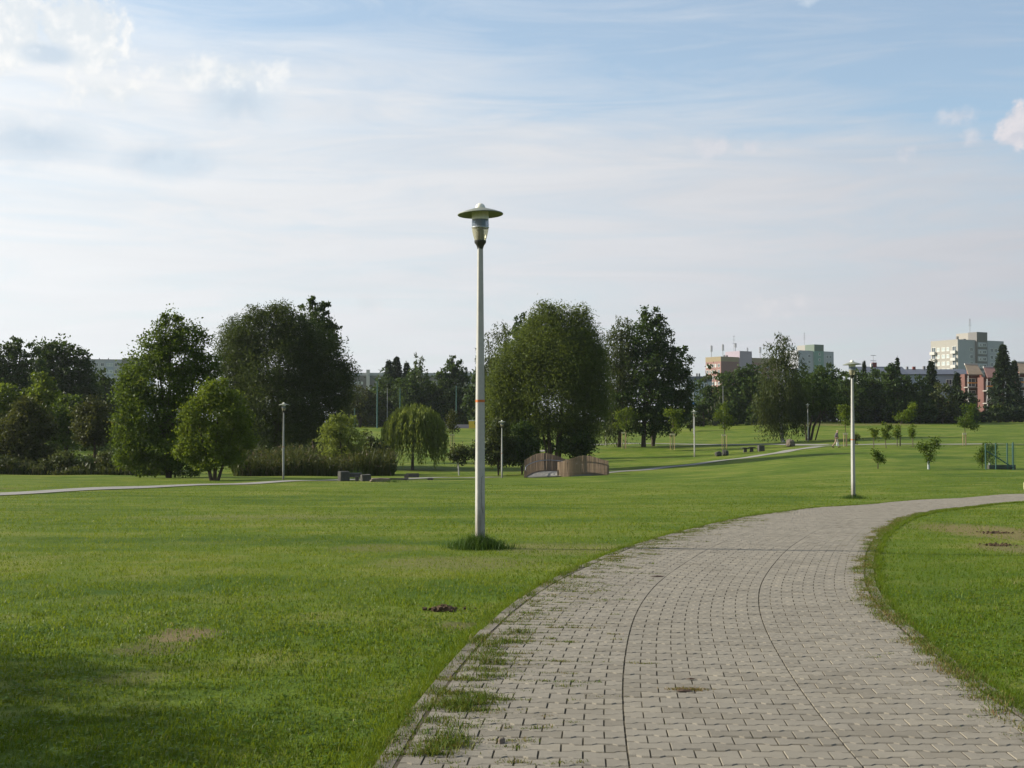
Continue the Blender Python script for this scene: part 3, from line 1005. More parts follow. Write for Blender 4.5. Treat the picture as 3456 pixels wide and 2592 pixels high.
def crown_points(lobes, D, leaf_px, dens, amp=0.28, seed=0, droop=0.0, clump=0.13, up=None):
    """lobes: (px, py, rx, ry[, depth shift, density factor]) in photograph pixels at distance D -> leaf centres, tints, axes"""
    Cs, Rs, As = [], [], []
    for li, lb in enumerate(lobes):
        px, py, rx, ry = lb[:4]
        dy = lb[4] if len(lb) > 4 else 0.0
        df = lb[5] if len(lb) > 5 else 1.0
        s = F / (D + dy)
        c = at(px, py, D + dy)
        R = np.array([rx / s, 0.85 * rx / s, ry / s])
        n = int(dens * df * math.pi * rx * ry / (leaf_px ** 2) * 2.5)
        m = 36
        k = max(6, n // m)
        d = unit(k)
        rad = (rng.uniform(0.25, 1.0, k) ** 0.42) * bumps(d, seed + li * 1.7, amp)
        P = d * rad[:, None] * R
        tint = rng.normal(0.45, 0.15, k)
        cs = clump * min(R[0], R[2]) + 0.10
        off = rng.normal(size=(k, m, 3)) * cs * np.array([1, 1, 0.75])
        if droop:
            dn = rng.exponential(droop, (k, m)) * (0.4 + 0.6 * np.abs(rad)[:, None])
            off[:, :, 2] -= dn
            off[:, :, :2] *= 0.8
        pts = (P[:, None, :] + off).reshape(-1, 3)
        t = (tint[:, None] + rng.normal(0, 0.10, (k, m))).ravel()
        Cs.append(c + pts)
        Rs.append(np.clip(t, 0, 1))
        ax = np.repeat(d, m, axis=0)
        As.append(ax)
    return np.concatenate(Cs), np.concatenate(Rs), np.concatenate(As)


def limbs(mb, base, lobes, D, r0, k=5, n=7):
    """a trunk that forks into limbs towards the crown lobes"""
    for lb in lobes[:k]:
        t = at(lb[0], lb[1], D + (lb[4] if len(lb) > 4 else 0)) - base
        pts = [(0, 0, -0.15), (t[0] * .08, t[1] * .08, t[2] * .3), (t[0] * .45, t[1] * .45, t[2] * .65), (t[0] * .9, t[1] * .9, t[2] * 1.0)]
        mb.tube(pts, [r0, r0 * .8, r0 * .45, r0 * .15], n, caps=False)


GROUPS = {}


def tree(name, label, px, py, lobes, mat, leaf_px=6.0, dens=2.6, D=None, trunks=None, r0=4, bark='bark', amp=0.34, droop=0.0, clump=0.12, cat='tree', group=None,
         asp=0.7, spread=1.0, down=None, limbk=4, crown='crown'):
    seed = rng.uniform(0, 50)
    base = foot(px, D) if D else hit(px, py)
    D = base[1]
    s = F / D
    root = thing(name, label, cat, base, 0, group)
    mb = MB()
    if trunks:
        for tr in trunks:
            pts, rads = [], []
            for q in tr:
                p = at(q[0], q[1], D + (q[3] if len(q) > 3 else 0)) - base
                pts.append(p)
                rads.append(q[2] / s)
            pts[0] = np.array([pts[0][0], pts[0][1], min(pts[0][2], 0) - 0.12])
            mb.tube(pts, rads, 9, caps=False)
    if limbk:
        limbs(mb, base, lobes, D, r0 / s, limbk)
    if mb.v:
        mb.build('trunk', M[bark], root, smooth=True)
    C, R, A = crown_points(lobes, D, leaf_px, dens, amp, seed, droop, clump)
    C = C - base
    zmin = np.array([gz(x, y) for x, y in zip(C[::50, 0] + base[0], C[::50, 1] + base[1])]).mean() - base[2]
    keep = C[:, 2] > zmin + 0.05
    C, R, A = C[keep], R[keep], A[keep]
    L = leaf_px / s * rng.uniform(0.9, 1.8, len(C))
    if down is not None:
        axis = A * (1 - down) + np.array([0, 0, -1.0]) * down
        me = leaves_mesh('crown', C, L * 1.7, L * asp * 0.6, R, axis, spread)
    else:
        me = leaves_mesh('crown', C, L * 1.15, L * asp, R)
    link(crown, me, LM[mat], root)
    return root


def weeping(name, label, px, py, cx, cy, rx, ry, bottom, mat='weep', nst=330, group=None, leaf_px=6.0):
    """strands that arch over and hang nearly to the ground"""
    base = hit(px, py)
    D = base[1]
    s = F / D
    root = thing(name, label, 'tree', base, 0, group)
    c = at(cx, cy, D) - base
    R = np.array([rx / s, rx / s * 0.9, ry / s])
    gb = at(px, bottom, D)[2] - base[2]
    C, T, A = [], [], []
    tint0 = rng.normal(0.5, 0.15, nst)
    for k in range(nst):
        d = unit(1)[0]
        d[2] = abs(d[2]) ** 0.7
        d /= np.linalg.norm(d)
        p = c + d * R * rng.uniform(0.72, 1.06)
        L = rng.uniform(0.35, 1.0) * max(0.6, (p[2] - gb)) * (0.45 + 0.6 * (1 - d[2]))
        n = max(6, int(L * s / leaf_px * 2.0))
        t = np.linspace(0, 1, n)
        out = np.array([d[0], d[1], 0]) * rx / s * 0.22 * rng.uniform(0.3, 1.2)
        pts = p + out * (1 - (1 - t[:, None]) ** 2) + np.array([0, 0, -1]) * (L * t[:, None] ** 1.35) + rng.normal(size=(n, 3)) * 0.07
        pts[:, 2] = np.maximum(pts[:, 2], gb + rng.uniform(0, .5))
        C.append(pts)
        T.append(np.clip(tint0[k] + rng.normal(0, .12, n), 0, 1))
        A.append(np.tile(d * 0.25 + np.array([0, 0, -1]), (n, 1)))
    C, T, A = np.concatenate(C), np.concatenate(T), np.concatenate(A)
    Lf = leaf_px / s * rng.uniform(0.8, 1.4, len(C))
    me = leaves_mesh('crown', C, Lf * 2.0, Lf * 0.55, T, A, 0.35)
    link('crown', me, LM[mat], root)
    mb = MB()
    mb.tube([(0, 0, -.15), (0.02, 0, c[2] * .5), tuple(c * 0.95)], [5.5 / s, 4.2 / s, 2 / s], 9, caps=False)
    for a in range(6):
        q = 2 * math.pi * a / 6
        mb.tube([tuple(c * 0.6), tuple(c + np.array([math.cos(q) * R[0] * .45, math.sin(q) * R[1] * .45, R[2] * .4]))], [2.2 / s, .7 / s], 6, caps=False)
    mb.build('trunk', M['bark'], root, smooth=True)
    return root


def conifer(name, label, px, top, wid, D, bottom=None, mat='conifer', group=None, leaf_px=6.0, dens=3.0, ragged=0.35):
    base = foot(px, D)
    s = F / D
    root = thing(name, label, 'tree', base, 0, group)
    H = at(px, top, D)[2] - base[2]
    n = int(2.9 * dens * wid * (project(base)[1] - top) / leaf_px ** 2)
    nl = max(9, int(H / 0.75))
    nb_ = 9
    lr = np.clip(rng.normal(1, .10 + .25 * ragged, (nl + 1, nb_)), .35, 1.5)
    la = rng.uniform(0, 2 * math.pi, (nl + 1, 1)) + np.arange(nb_) * 2 * math.pi / nb_ + rng.normal(0, .25, (nl + 1, nb_))
    t = rng.uniform(0, 1, n) ** 1.3
    li = np.minimum(nl, (t * nl).astype(int))
    bi = rng.integers(0, nb_, n)
    a = la[li, bi] + rng.normal(0, .28, n)
    q = np.sqrt(rng.uniform(0.02, 1, n))
    r = wid / 2 / s * (1 - li / (nl + .6)) ** 0.8 * q * lr[li, bi] + 0.06
    C = np.c_[np.cos(a) * r, np.sin(a) * r, H * (li + .5 + rng.normal(0, .30, n)) / (nl + .5) - 0.28 * r]
    C[:, 2] = np.maximum(C[:, 2], 0.4)
    ax = np.c_[np.cos(a), np.sin(a), np.full(n, -0.35)]
    L = leaf_px / s * rng.uniform(.8, 1.5, n)
    link('crown', leaves_mesh('crown', C, L * 1.5, L * .6, np.clip(rng.normal(.45, .2, n), 0, 1), ax, .5), LM[mat], root)
    MB().tube([(0, 0, -.2), (0, 0, H * .5), (0, 0, H)], [wid * .035 / s, wid * .02 / s, .03], 7, caps=False).build('trunk', M['bark'], root, smooth=True)
    return root


# --- far left bank
tree('broadleaf_tree', 'broad dark tree with three billowing heads at the far left skyline', 190, 0,
     [(210, 1260, 95, 110), (265, 1330, 75, 110), (150, 1300, 90, 120), (175, 1205, 60, 65), (250, 1215, 45, 55), (190, 1420, 150, 80), (285, 1275, 30, 45)], 'dark', 7, 2.2, D=170, r0=8, amp=0.4)
tree('broadleaf_tree', 'tall dark tree with a thin pointed top cut by the left picture edge', 40, 0,
     [(20, 1230, 60, 90), (45, 1170, 28, 45), (-40, 1290, 80, 120), (40, 1330, 80, 110), (100, 1240, 45, 70), (60, 1430, 90, 70)], 'dark', 7, 2.2, D=160, r0=8, amp=0.4)
tree('broadleaf_tree', 'low dark tree filling the gap below the grey block of flats', 385, 0,
     [(350, 1330, 60, 75), (420, 1350, 55, 75), (385, 1420, 90, 70), (340, 1270, 28, 40)], 'dark', 7, 2.4, D=175, r0=7, amp=0.35)
tree('young_tree', 'light green cone shaped tree before the dark trees on the left', 145, 0,
     [(140, 1320, 45, 60), (150, 1380, 68, 70), (140, 1285, 24, 28), (145, 1440, 70, 60)], 'bright', 6.5, 2.6, D=120, r0=5)
tree('young_tree', 'bright green round tree cut off by the left edge', 5, 0,
     [(10, 1340, 55, 50), (0, 1400, 70, 60), (45, 1385, 35, 50), (-40, 1360, 60, 60)], 'bright', 6.5, 2.6, D=118, r0=5)
tree('young_tree', 'dull brownish leafed tree with low boughs near the left lawn edge', 95, 1600,
     [(95, 1440, 75, 90), (50, 1480, 80, 80), (140, 1500, 55, 80), (95, 1545, 90, 50), (80, 1390, 45, 45), (10, 1510, 60, 70)], 'brown', 6.5, 2.7, r0=5, amp=0.3)
tree('young_tree', 'mid green tree behind the olive round headed tree on the left', 225, 0,
     [(225, 1400, 55, 60), (205, 1450, 45, 55), (240, 1360, 30, 30), (225, 1485, 50, 30)], 'maple', 6.5, 2.5, D=118, r0=4)
tree('young_tree', 'olive green round headed tree on a thin stem in the left undergrowth', 320, 1540,
     [(318, 1425, 62, 75), (310, 1380, 45, 42), (345, 1460, 42, 50), (285, 1450, 42, 50)], 'brown', 6, 2.8, D=108, trunks=[[(320, 1550, 5), (320, 1500, 4.5), (318, 1430, 3)]], limbk=3, r0=3)

# --- the big maple, the light shrub tree, the huge willow
tree('maple_tree', 'tall dark green maple with boughs sweeping to the lawn and a few yellow leaves', 570, 1613,
     [(575, 1120, 48, 60), (640, 1150, 52, 65), (520, 1175, 55, 60), (600, 1215, 90, 70), (455, 1250, 48, 55), (690, 1240, 48, 70), (530, 1290, 110, 75), (650, 1320, 75, 80), (440, 1340, 55, 60),
      (500, 1390, 95, 65), (420, 1440, 42, 55), (600, 1420, 95, 75), (470, 1480, 80, 60), (575, 1520, 95, 60), (440, 1545, 60, 45), (530, 1575, 85, 36), (620, 1580, 55, 36), (605, 1078, 16, 26), (560, 1072, 14, 22), (425, 1290, 26, 30), (400, 1480, 22, 26)],
     'maple', 5.6, 2.7, r0=10, amp=0.40, limbk=7, clump=0.13)
tree('shrub_tree', 'light green many stemmed bushy tree in front of the dark maple', 722, 1622,
     [(735, 1335, 52, 42), (690, 1345, 40, 40), (780, 1365, 45, 45), (665, 1400, 48, 48), (740, 1410, 75, 60), (815, 1425, 38, 50), (635, 1470, 36, 42), (700, 1480, 75, 58), (790, 1500, 60, 52), (835, 1490, 26, 30),
      (640, 1530, 50, 30), (615, 1515, 24, 26), (720, 1550, 80, 34), (675, 1562, 38, 26), (790, 1552, 45, 26), (710, 1300, 18, 22), (760, 1298, 16, 18)],
     'bright', 5.2, 2.5, r0=3, amp=0.5, trunks=[[(715, 1624, 7), (700, 1560, 5), (670, 1430, 3)], [(724, 1624, 7), (728, 1540, 5), (735, 1400, 3)], [(733, 1624, 6), (755, 1560, 4), (790, 1440, 2)]], limbk=0, clump=0.13)
tree('willow_tree', 'huge dark willow with a rounded crown behind the pale lamp post', 935, 0,
     [(880, 1130, 105, 85), (950, 1080, 70, 55), (1000, 1130, 80, 85), (810, 1170, 80, 90), (1070, 1190, 80, 80), (930, 1230, 170, 110), (800, 1280, 80, 120), (1110, 1260, 80, 70),
      (930, 1340, 180, 110), (1060, 1350, 110, 100), (820, 1390, 90, 100), (940, 1430, 170, 80), (1165, 1250, 40, 40), (1140, 1320, 55, 60), (780, 1120, 40, 55, 0, .45), (860, 1060, 40, 30), (945, 1040, 32, 30)],
     'willow_dark', 4.6, 2.9, D=126, r0=12, amp=0.34, droop=0.30, down=0.38, spread=1.1, limbk=3, clump=0.19)
tree('poplar_tree', 'dark upright tree with ragged sprigs rising out of the willow top', 1060, 0,
     [(1045, 1060, 34, 48, 0, .8), (1095, 1070, 28, 50, 0, .7), (1070, 1110, 60, 55), (1055, 1025, 15, 26, 0, .7), (1100, 1035, 13, 26, 0, .6), (1080, 1170, 80, 70), (1110, 1130, 35, 50), (1070, 1260, 70, 80)],
     'dark', 6.5, 2.1, D=136, r0=8, amp=0.5)
# --- plants along the reed bed
tree('shrub_tree', 'yellowish green feathery small tree at the end of the reeds', 1155, 1575,
     [(1150, 1430, 48, 38), (1115, 1465, 48, 45), (1185, 1470, 48, 50), (1150, 1520, 65, 45), (1130, 1405, 22, 18), (1175, 1410, 24, 20)], 'weep', 5.6, 2.0, D=104,
     trunks=[[(1155, 1580, 4.5), (1150, 1500, 3), (1130, 1430, 1.5)], [(1158, 1580, 4), (1175, 1490, 2.5), (1190, 1450, 1.2)]], limbk=0, amp=0.5, droop=0.25, down=0.35, spread=0.8)
weeping('weeping_willow', 'small weeping willow with light green strands hanging to the grass', 1392, 1586, 1400, 1450, 96, 84, 1582, nst=640)
for (px, cx, cy, rx, ry, lab) in [(1245, 1245, 1520, 38, 52, 'small dark bush close to the yellowish feathery tree'), (1290, 1290, 1540, 30, 42, 'small dark bush touching the weeping willow strands'),
                                  (1205, 1215, 1545, 26, 32, 'low dark green bush among the reed ends')]:
    tree('bush', lab, px, 0, [(cx, cy, rx, ry), (cx - rx * .5, cy + ry * .4, rx * .7, ry * .6), (cx + rx * .4, cy + ry * .45, rx * .7, ry * .55)], 'under', 5.5, 2.4, D=107, limbk=2, r0=2, cat='bush')
tree('round_tree', 'small ball headed tree on a pale thin stem beside the weeping willow', 1548, 1590,
     [(1546, 1530, 30, 32), (1535, 1540, 22, 25), (1558, 1540, 22, 24)], 'under', 5.2, 2.6, D=107, trunks=[[(1549, 1592, 2.4), (1547, 1555, 2)]], limbk=2, r0=1.5, bark='bark_birch')
tree('round_tree', 'small ball headed tree half hidden by the tall lamp post', 1606, 1590,
     [(1606, 1525, 24, 34), (1596, 1540, 18, 22), (1618, 1535, 18, 24)], 'under', 5.2, 2.6, D=109, trunks=[[(1606, 1592, 2.2), (1606, 1550, 2)]], limbk=2, r0=1.5, bark='bark_birch')
tree('bush', 'dark spreading shrub with many stems left of the wooden bridge', 1682, 1582,
     [(1680, 1480, 38, 60), (1665, 1530, 42, 48), (1705, 1530, 40, 50), (1690, 1440, 28, 30)], 'under', 5.6, 2.5, D=109, r0=2.5, cat='bush', amp=0.4)
tree('bush', 'large dark rounded shrub touching the left railing of the bridge', 1762, 1582,
     [(1760, 1500, 58, 62), (1790, 1520, 40, 50), (1735, 1530, 45, 50), (1765, 1455, 35, 35)], 'dark', 5.6, 2.6, D=110, r0=2.5, cat='bush', amp=0.35)
tree('bush', 'low leafy shrub at the willow foot right behind the bridge', 1945, 0,
     [(1950, 1490, 55, 50), (1925, 1510, 45, 36), (1985, 1500, 40, 40)], 'dark', 5.6, 2.4, D=116, r0=2, cat='bush', amp=0.4)
tree('bush', 'small dark sucker bush between the willow trunks behind the bridge', 1848, 0,
     [(1850, 1500, 24, 26), (1862, 1515, 20, 20)], 'dark', 5.4, 2.2, D=118, r0=1.5, cat='bush')
# --- centre trees
tree('birch_tree', 'slim birch with hanging twigs between the tall lamp post and the big willow', 1668, 0,
     [(1688, 1115, 30, 40, 0, .5), (1672, 1180, 50, 60, 0, .75), (1660, 1270, 48, 80), (1680, 1360, 62, 90), (1640, 1370, 30, 80, 0, .7), (1625, 1200, 18, 60, 0, .6), (1710, 1150, 20, 40, 0, .5), (1672, 1430, 50, 60)],
     'birch', 5.2, 2.1, D=138, r0=4, amp=0.4, droop=0.8, down=0.75, spread=0.6, bark='bark_birch')
tree('broadleaf_tree', 'dark tree peeping out above the left shoulder of the big willow', 1760, 0,
     [(1765, 1100, 30, 36), (1750, 1140, 30, 40), (1790, 1130, 40, 60), (1775, 1200, 50, 70)], 'dark', 6, 2.2, D=150, r0=5, amp=0.5)
tree('willow_tree', 'big rounded olive green willow with several trunks behind the wooden bridge', 1880, 1540,
     [(1840, 1095, 70, 68), (1905, 1140, 105, 95), (1960, 1090, 48, 60, 0, .8), (1985, 1180, 60, 85), (1790, 1185, 85, 80), (1725, 1235, 62, 75), (1870, 1240, 160, 115), (1990, 1280, 68, 105), (1880, 1190, 130, 100),
      (1735, 1325, 82, 88), (1870, 1350, 170, 95), (1985, 1370, 72, 85), (1765, 1410, 66, 62), (1965, 1445, 60, 48), (1870, 1420, 110, 45), (2020, 1220, 28, 70, 0, .7), (1840, 1040, 36, 30, 0, .9), (1960, 1045, 26, 26, 0, .8), (1800, 1080, 28, 30, 0, .8), (1690, 1290, 40, 60), (1710, 1330, 72, 88), (1685, 1385, 42, 48), (2012, 1335, 42, 80), (1900, 1080, 50, 50), (1940, 1210, 100, 90)],
     'willow', 4.4, 2.5, D=117, r0=5, amp=0.24, droop=0.28, down=0.35, spread=1.1, limbk=0, clump=0.22,
     trunks=[[(1882, 1545, 10), (1890, 1450, 8), (1898, 1340, 4)], [(1862, 1520, 7), (1850, 1440, 6), (1846, 1350, 3)],
             [(1855, 1510, 4), (1830, 1450, 3.5), (1780, 1330, 2.5)], [(1870, 1510, 4), (1885, 1440, 3), (1930, 1360, 1.5)], [(1815, 1500, 7), (1815, 1420, 6), (1800, 1280, 3)]])
tree('birch_tree', 'leaning birch with airy drooping top right of the big willow', 2092, 1488,
     [(2095, 1110, 42, 44, 0, .6), (2075, 1180, 45, 75, 0, .65), (2110, 1200, 50, 90), (2085, 1300, 55, 100), (2095, 1390, 70, 60), (2060, 1420, 40, 50)],
     'birch', 5.2, 2.1, D=160, r0=5, amp=0.4, droop=0.7, down=0.7, spread=0.6, trunks=[[(2088, 1492, 6), (2094, 1440, 5), (2105, 1300, 3), (2098, 1120, 1)]], limbk=3)
tree('maple_tree', 'tall pointed dark maple standing with a flared trunk on the far lawn', 2172, 1490,
     [(2195, 1085, 40, 45, 0, .8), (2180, 1150, 75, 70), (2235, 1150, 40, 60, 0, .8), (2180, 1240, 85, 90), (2240, 1250, 60, 80), (2180, 1340, 100, 85), (2170, 1420, 95, 55), (2260, 1190, 20, 40, 0, .6), (2170, 1080, 18, 30, 0, .6), (2215, 1070, 15, 28, 0, .6)],
     'dark', 6.0, 2.3, D=160, r0=6, amp=0.5, trunks=[[(2172, 1494, 9), (2172, 1470, 6.5), (2174, 1380, 5.5), (2185, 1200, 3)]], limbk=5, clump=0.13)
tree('maple_tree', 'lower dark maple leaning right on the edge of the far lawn trees', 2204, 1490,
     [(2290, 1230, 40, 50, 0, .7), (2290, 1300, 55, 65), (2265, 1370, 75, 70), (2310, 1350, 35, 60), (2300, 1185, 16, 28, 0, .5), (2250, 1430, 60, 40)],
     'dark', 6.0, 2.3, D=162, r0=5, amp=0.5, trunks=[[(2204, 1494, 6), (2203, 1450, 5), (2225, 1350, 4), (2270, 1260, 2)]], limbk=4, clump=0.13)
tree('bush', 'brownish low bush at the lawn edge below the right hand maple', 2330, 0, [(2325, 1425, 45, 22), (2355, 1428, 30, 18), (2300, 1400, 30, 36)], 'brown', 6, 2.2, D=215, limbk=2, r0=2, cat='bush')

# --- wood edge behind the ball court
for (px, D, lob, mat, lab) in [
    (1215, 255, [(1215, 1340, 60, 50), (1190, 1380, 60, 50), (1240, 1390, 50, 50)], 'brown', 'olive brown tree right of the huge willow behind the ball court'),
    (1320, 262, [(1320, 1320, 60, 70), (1290, 1370, 60, 60), (1350, 1380, 60, 60)], 'dark', 'dark rounded tree below the two pointed conifers'),
    (1400, 258, [(1400, 1300, 50, 55), (1385, 1350, 60, 70), (1430, 1350, 50, 60)], 'dark', 'dark tree below the wispy birch of the far row'),
    (1480, 262, [(1470, 1310, 45, 45), (1480, 1360, 60, 70), (1440, 1385, 40, 50)], 'dark', 'dark low tree mid way along the far row'),
    (1550, 258, [(1530, 1240, 30, 42), (1510, 1270, 38, 45), (1545, 1310, 55, 70), (1530, 1370, 60, 60), (1575, 1360, 30, 60)], 'dark', 'tall dark tree with a pointed crown at the right end of the far row'),
    (1605, 250, [(1600, 1350, 40, 60), (1620, 1300, 30, 60), (1615, 1400, 40, 30)], 'dark', 'dark tree behind the tall lamp post in the far row')]:
    tree('broadleaf_tree', lab, px, 0, lob, mat, 6.5, 2.5, D=D, r0=4, amp=0.4)
conifer('conifer_tree', 'narrow pointed conifer on the left of the far pair', 1312, 1212, 84, 268, ragged=.7, group=None)
conifer('conifer_tree', 'taller pointed conifer on the right of the far pair', 1337, 1200, 92, 270, ragged=.7)
conifer('conifer_tree', 'short pointed conifer between the pair and the wispy birch', 1372, 1218, 74, 268, ragged=.7)
tree('birch_tree', 'wispy thin birch rising above the far row behind the court', 1415, 0, [(1412, 1225, 18, 32, 0, .45), (1422, 1250, 20, 28, 0, .5), (1410, 1280, 30, 30)], 'birch', 5.5, 1.8, D=266, r0=3, amp=0.4, droop=1.0, down=0.7, spread=0.6, bark='bark_birch')

# --- right hand rows
tree('bare_tree', 'thin half bare birch clump with pale stems at the wood edge', 2412, 0,
     [(2400, 1290, 30, 55, 0, .25), (2430, 1290, 34, 60, 0, .25), (2415, 1370, 50, 60, 0, .3)], 'birch', 5.5, 2.4, D=243, r0=2, bark='bark_pale', limbk=0, amp=.5,
     trunks=[[(2412, 1440, 1.9), (2395, 1340, 1.3), (2380, 1250, .5)], [(2414, 1440, 1.9), (2412, 1330, 1.2), (2405, 1230, .5)], [(2418, 1440, 1.9), (2430, 1340, 1.3), (2445, 1250, .5)], [(2422, 1440, 1.6), (2440, 1360, 1.1), (2462, 1290, .5)], [(2408, 1440, 1.6), (2385, 1370, 1.1), (2370, 1310, .5)]])
for (px, D, lob, mat, lab) in [
    (2375, 240, [(2370, 1350, 40, 60), (2360, 1400, 40, 40)], 'dark', 'dark tree at the wood edge under the grey blue block'),
    (2475, 238, [(2470, 1290, 45, 50), (2480, 1350, 55, 70), (2460, 1400, 50, 40)], 'dark', 'rounded dark tree below the pink tower'),
    (2545, 236, [(2535, 1290, 45, 60), (2550, 1350, 50, 75), (2520, 1270, 30, 35), (2545, 1405, 50, 35)], 'dark', 'dark tree left of the tall birch below the pink tower'),
    (2705, 244, [(2700, 1290, 40, 50), (2690, 1350, 55, 70), (2730, 1330, 45, 60), (2700, 1400, 60, 30)], 'dark', 'dark tree right of the tall birch below the green stair tower'),
    (2785, 246, [(2790, 1270, 50, 40), (2770, 1320, 60, 60), (2810, 1340, 55, 70), (2780, 1390, 60, 40)], 'dark', 'dark tree behind the walking person with a level top'),
    (2870, 240, [(2875, 1290, 45, 45), (2860, 1350, 55, 60), (2900, 1360, 55, 60), (2880, 1400, 60, 30)], 'dark', 'dark tree behind the right hand lamp post'),
    (2950, 246, [(2945, 1290, 50, 45), (2960, 1350, 60, 70), (2930, 1400, 60, 30)], 'dark', 'dark tree in front of the slate gable house'),
    (3030, 240, [(3030, 1300, 50, 45), (3020, 1360, 65, 65), (3050, 1400, 60, 30), (3000, 1270, 26, 40)], 'dark', 'dark tree below the ragged conifer'),
    (3105, 240, [(3105, 1320, 40, 50), (3095, 1370, 55, 50), (3120, 1395, 50, 25)], 'dark', 'dark tree between the ragged and the tall narrow conifer'),
    (3180, 244, [(3180, 1330, 35, 40), (3175, 1375, 55, 40), (3210, 1390, 45, 25)], 'under', 'grey green tree under the beige tower'),
    (3255, 246, [(3260, 1350, 40, 35), (3250, 1390, 50, 30)], 'conifer', 'low dark evergreen before the balcony house')]:
    tree('broadleaf_tree', lab, px, 0, lob, mat, 6.5, 2.7, D=D, r0=4, amp=0.4)
tree('birch_tree', 'tall birch with a pale trunk and airy hanging crown on the far right lawn', 2640, 1495,
     [(2640, 1150, 32, 42, 0, .6), (2615, 1190, 40, 52, 0, .6), (2665, 1195, 40, 62, 0, .6), (2630, 1260, 72, 60, 0, .8), (2640, 1330, 78, 70, 0, .9), (2595, 1350, 52, 80, 0, .8), (2680, 1340, 48, 70, 0, .8), (2640, 1400, 76, 50, 0, .8), (2700, 1400, 30, 40, 0, .6), (2575, 1390, 30, 50, 0, .6)],
     'birch', 5.0, 1.9, D=163, r0=3, bark='bark_birch', limbk=5, amp=0.45, droop=0.9, down=0.75, spread=0.6,
     trunks=[[(2645, 1499, 7), (2638, 1465, 5), (2633, 1400, 4), (2632, 1300, 3), (2640, 1130, 1)]])
tree('shrub_tree', 'leaning many stemmed tree with bare lower trunks beside a lamp', 2730, 1495,
     [(2720, 1350, 60, 45), (2790, 1350, 60, 45), (2755, 1300, 70, 45), (2700, 1385, 30, 25, 0, .5)], 'dark', 5.6, 2.2, D=166, limbk=0, amp=.4,
     trunks=[[(2728, 1498, 4.5), (2732, 1450, 4), (2742, 1400, 3), (2745, 1330, 1.5)], [(2734, 1498, 4.5), (2746, 1440, 4), (2765, 1405, 3), (2785, 1340, 1.5)], [(2750, 1440, 2.5), (2775, 1400, 2), (2800, 1350, 1)], [(2722, 1498, 3), (2718, 1430, 2.2), (2712, 1380, 1.5)]])
conifer('conifer_tree', 'ragged twin topped conifer above the slate roofs', 3012, 1222, 75, 250, ragged=0.9)
conifer('conifer_tree', 'tip of a second conifer close to the ragged twin top', 3031, 1200, 40, 252, ragged=0.8)
conifer('conifer_tree', 'slender conifer tip left of the slate gable', 2918, 1215, 30, 262)
conifer('conifer_tree', 'tall narrow conifer left of the beige tower', 3145, 1212, 80, 250, ragged=0.6)
conifer('conifer_tree', 'small dark spruce in front of the grey blue terrace', 3231, 1252, 70, 248)
conifer('spruce_tree', 'tall dark spruce standing between the balcony houses', 3388, 1158, 110, 268, leaf_px=7, dens=4.0, ragged=0.7)
conifer('conifer_tree', 'lower dark evergreen at the right foot of the tall spruce', 3425, 1212, 80, 275)
for i_, (px, top, w, lab) in enumerate([(3322, 1366, 26, 'slim dark thuja at the left end of the thuja row'), (3344, 1370, 24, 'second thuja of the row with a yellow green side'), (3372, 1362, 30, 'thuja with yellow tips under the tall spruce'),
                                        (3397, 1368, 24, 'dark thuja just right of the yellow tipped one'), (3421, 1366, 28, 'broad dark thuja in the row'), (3444, 1370, 24, 'dark thuja nearest the right picture edge')]):
    b = foot(px, 258)
    pyb = project(b)[1]
    tree('thuja', lab, px, 0, [(px, (top + pyb) / 2, w / 2, (pyb - top) / 2), (px, pyb - 14, w / 2 * 1.05, 14)], 'thuja' if i_ in (1, 2) else 'conifer', 6, 3.5, D=258, limbk=1, r0=2, amp=.12, cat='hedge tree')
hb = foot(3150, 252)
tree('hedge', 'low clipped dark hedge along the far lawn edge', 3160, 0, [(3090 + 26 * k, 1408, 20, 9) for k in range(7)], 'conifer', 5.5, 3.2, D=250, limbk=0, amp=.1, cat='hedge', crown='leaves')
tree('bush', 'grey green rounded bush standing above the clipped hedge', 3168, 0, [(3165, 1378, 30, 22), (3185, 1388, 26, 16)], 'under', 6, 2.6, D=254, limbk=2, r0=2, cat='bush')

# --- tree out of frame on the left whose shade falls across the near lawn
sx_, sy_ = -14.3, 9.9
sroot = thing('broadleaf_tree', 'broadleaf tree standing beyond the left edge of the near lawn', 'tree', (sx_, sy_, gz(sx_, sy_)))
MB().tube([(0, 0, -.2), (0.1, 0, 1.5), (0, .1, 3.2), (.2, 0, 5.2)], [.19, .15, .11, .05], 10, caps=False).build('trunk', M['bark'], sroot, smooth=True)
pts = []
for (cx, cy, cz, r, rz_) in [(0, -.7, 4.2, 1.5, 1.3), (.3, -2.2, 4.0, 1.3, 1.1), (-.6, .4, 5.2, 1.3, 1.2), (.2, -1.4, 5.5, 1.2, 1.0), (0.3, .2, 3.6, .9, .8), (.2, -3.6, 3.6, 1.2, 1.0), (.4, -2.6, 5.3, 1.1, .9)]:
    d = unit(160)
    p = np.array([cx, cy, cz]) + d * np.array([r, r, rz_]) * (rng.uniform(.3, 1, 160) ** .5)[:, None]
    pts.append((p[:, None, :] + rng.normal(size=(160, 16, 3)) * .2).reshape(-1, 3))
pts = np.concatenate(pts)
link('crown', leaves_mesh('crown', pts, 0.13, 0.09, np.clip(rng.normal(.45, .2, len(pts)), 0, 1)), LM['maple'], sroot)

